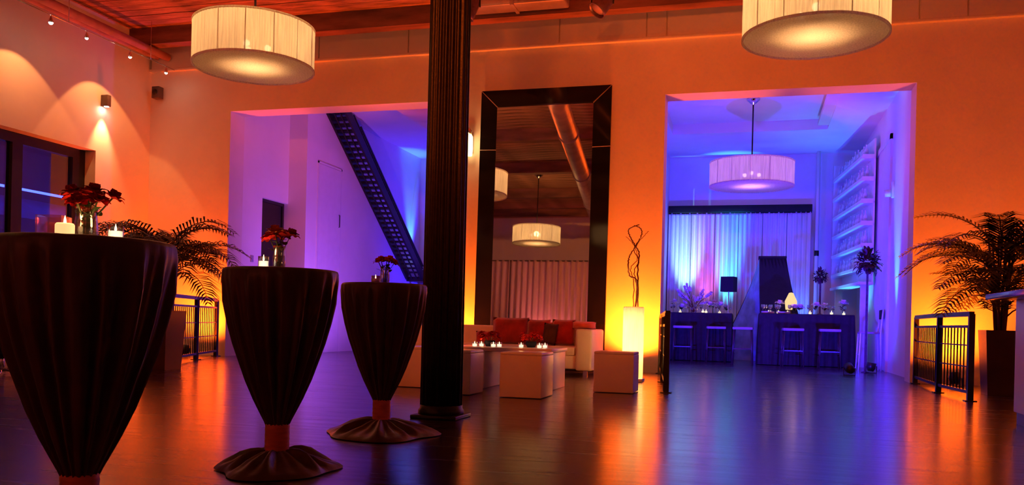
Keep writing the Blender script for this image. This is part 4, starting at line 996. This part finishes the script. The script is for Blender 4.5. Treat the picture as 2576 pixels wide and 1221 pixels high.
# stacked plates / white napkins
for k, px in enumerate((1925, 1938, 1965, 1978)):
    p = onY(px, 780, 18.75); o = thing('plate_stack', 'white plates stacked at the tent end of the long bar table', 'plates', (p.x, 18.62+0.1*(k % 2), 1.07), 0, 'plate stacks on the long bar table')
    for j in range(3): MB().lathe([(0, 0.0), (0.05, 0.0), (0.085, 0.012), (0.088, 0.016), (0.05, 0.006), (0, 0.006)], 20, (0, 0, j*0.014), caps=False).build('plate', 'plate', o)

# ---- rear of the room (seen in the mirror)
for k in range(8):
    a = XL+0.05+(XR-XL-0.1)*k/8; b = a+(XR-XL-0.1)/8
    curtain(a, b-0.01, YB+0.22, 0.01, 4.25, 'full length pale curtain panel hanging on the rear wall', 'rear_curtain', 'rear wall curtain panels', 0.07, 0.24, 30+k)
tag(MB().tube([(XL+0.02, YB+0.22, 4.24), (XR-0.02, YB+0.22, 4.24)], 0.02, 8).build('curtain_rod', 'black_metal'), 'long thin rod carrying the rear wall curtains', 'rod')

stage_lamp((0.5, 5.5, 5.2), (-5.5, -5.0, 4.6), 1100, (1.0, 0.30, 0.08), 'added stage lamp turned back to the curtained rear wall', 60)  # lamp added to brighten the rear wall in the mirror

# ---- floor uplights
def uplight(loc, target, power, color, label, size=70, blend=0.9, lens='amber_lens', group=None, radius=0.06):
    loc = Vector(loc); t = thing('floor_uplight', label, 'lamp', loc, 0, group)
    d = (Vector(target)-Vector((loc.x, loc.y, loc.z+0.16))).normalized(); Q = Matrix.Translation((0, 0, 0.12)) @ d.to_track_quat('-Z', 'Y').to_matrix().to_4x4()
    o = MB().lathe([(0, 0.08), (0.05, 0.08), (0.075, 0.02), (0.08, -0.07), (0.07, -0.07), (0.06, 0.0)], 20, caps=False).build('can', 'black_metal', t); o.matrix_local = Q
    o = MB().lathe([(0, -0.045), (0.066, -0.045), (0.066, -0.035), (0, -0.035)], 20, caps=False).build('lens', lens, t); o.matrix_local = Q
    MB().tube([(-0.09, 0, 0.13), (-0.09, 0, 0.01), (0.09, 0, 0.01), (0.09, 0, 0.13)], 0.009, 6).build('stand', 'black_metal', t)
    spot('uplight_beam', Vector((loc.x, loc.y, loc.z+0.12))+d*0.09, target, power, color, size, blend, radius, t)
    return t
uplight((-9.75, 13.2, 0), (-9.75, 13.78, 2.0), 780, (1.0, 0.075, 0.003), 'amber floor uplight behind the corner palm and its railing', 140)
uplight((-4.75, 13.3, 0), (-4.78, 13.8, 2.2), 520, AMBER, 'amber floor uplight in the gap between mirror and column', 130)
uplight((-1.72, 13.25, 0), (-1.78, 13.8, 2.0), 950, AMBER, 'amber floor uplight behind the paper lamp', 140)
uplight((2.75, 13.1, 0), (2.75, 13.8, 2.0), 560, AMBER, 'amber floor uplight behind the railing next to the bar', 140)
# passage
uplight((-6.6, 15.3, 0), (-9.2, 16.5, 2.4), 420, VIOLET, 'violet floor uplight hidden inside the passage opening', 110, lens='cyan_lens')
uplight((-8.62, 21.62, zb), (-8.93, 21.5, zb+2.2), 260, CYAN, 'cyan uplight standing on the stair landing', 34, lens='cyan_lens')
uplight((-6.0, 20.5, 0), (-7.4, 22.2, 3.0), 900, BLUE, 'blue floor uplight at the far end of the passage', 120, lens='cyan_lens')

uplight((-4.2, YB+1.0, 0), (-4.6, YB+0.2, 1.8), 160, AMBER, 'added amber floor uplight at the rear curtains near the mirror axis', 90)  # this lamp and the next added to light the rear curtains
uplight((-7.6, YB+1.2, 0), (-7.4, YB+0.2, 2.4), 160, (1.0, 0.2, 0.25), 'added rose floor uplight at the rear curtains', 100)
# dining room
uplight((-1.61, 21.15, 0), (-1.61, 22.05, 2.5), 1000, (0.36, 0.80, 1.0), 'white blue floor uplight at the first bright curtain panel', 22, lens='cyan_lens')
uplight((-1.09, 21.15, 0), (-1.09, 22.05, 2.2), 260, PINK, 'magenta floor uplight between the bright curtain panels', 26, lens='cyan_lens')
uplight((-0.60, 21.62, 0), (-0.58, 22.05, 2.7), 1300, (0.05, 0.62, 1.0), 'turquoise floor uplight behind the dark table lamp', 22, lens='cyan_lens')
uplight((0.9, 21.4, 0), (0.8, 22.1, 2.6), 260, (0.04, 0.12, 1.0), 'blue floor uplight behind the tent', 80, lens='cyan_lens')
uplight((2.08, 16.35, 0), (2.46, 16.40, 2.8), 620, CYAN, 'cyan floor uplight beside the doorway wall of the blue room', 24, lens='cyan_lens')
uplight((1.45, 20.2, 0), (2.2, 20.0, 3.2), 260, CYAN, 'cyan floor uplight under the bottle shelves', 70, lens='cyan_lens')
uplight((-1.75, 15.6, 0), (1.4, 20.5, 4.2), 1000, BLUE, 'blue floor uplight hidden inside the doorway', 130, lens='cyan_lens')
uplight((1.6, 15.2, 0), (-1.2, 21.5, 4.0), 1000, BLUE, 'blue floor uplight inside the doorway near the side chairs', 130, lens='cyan_lens')
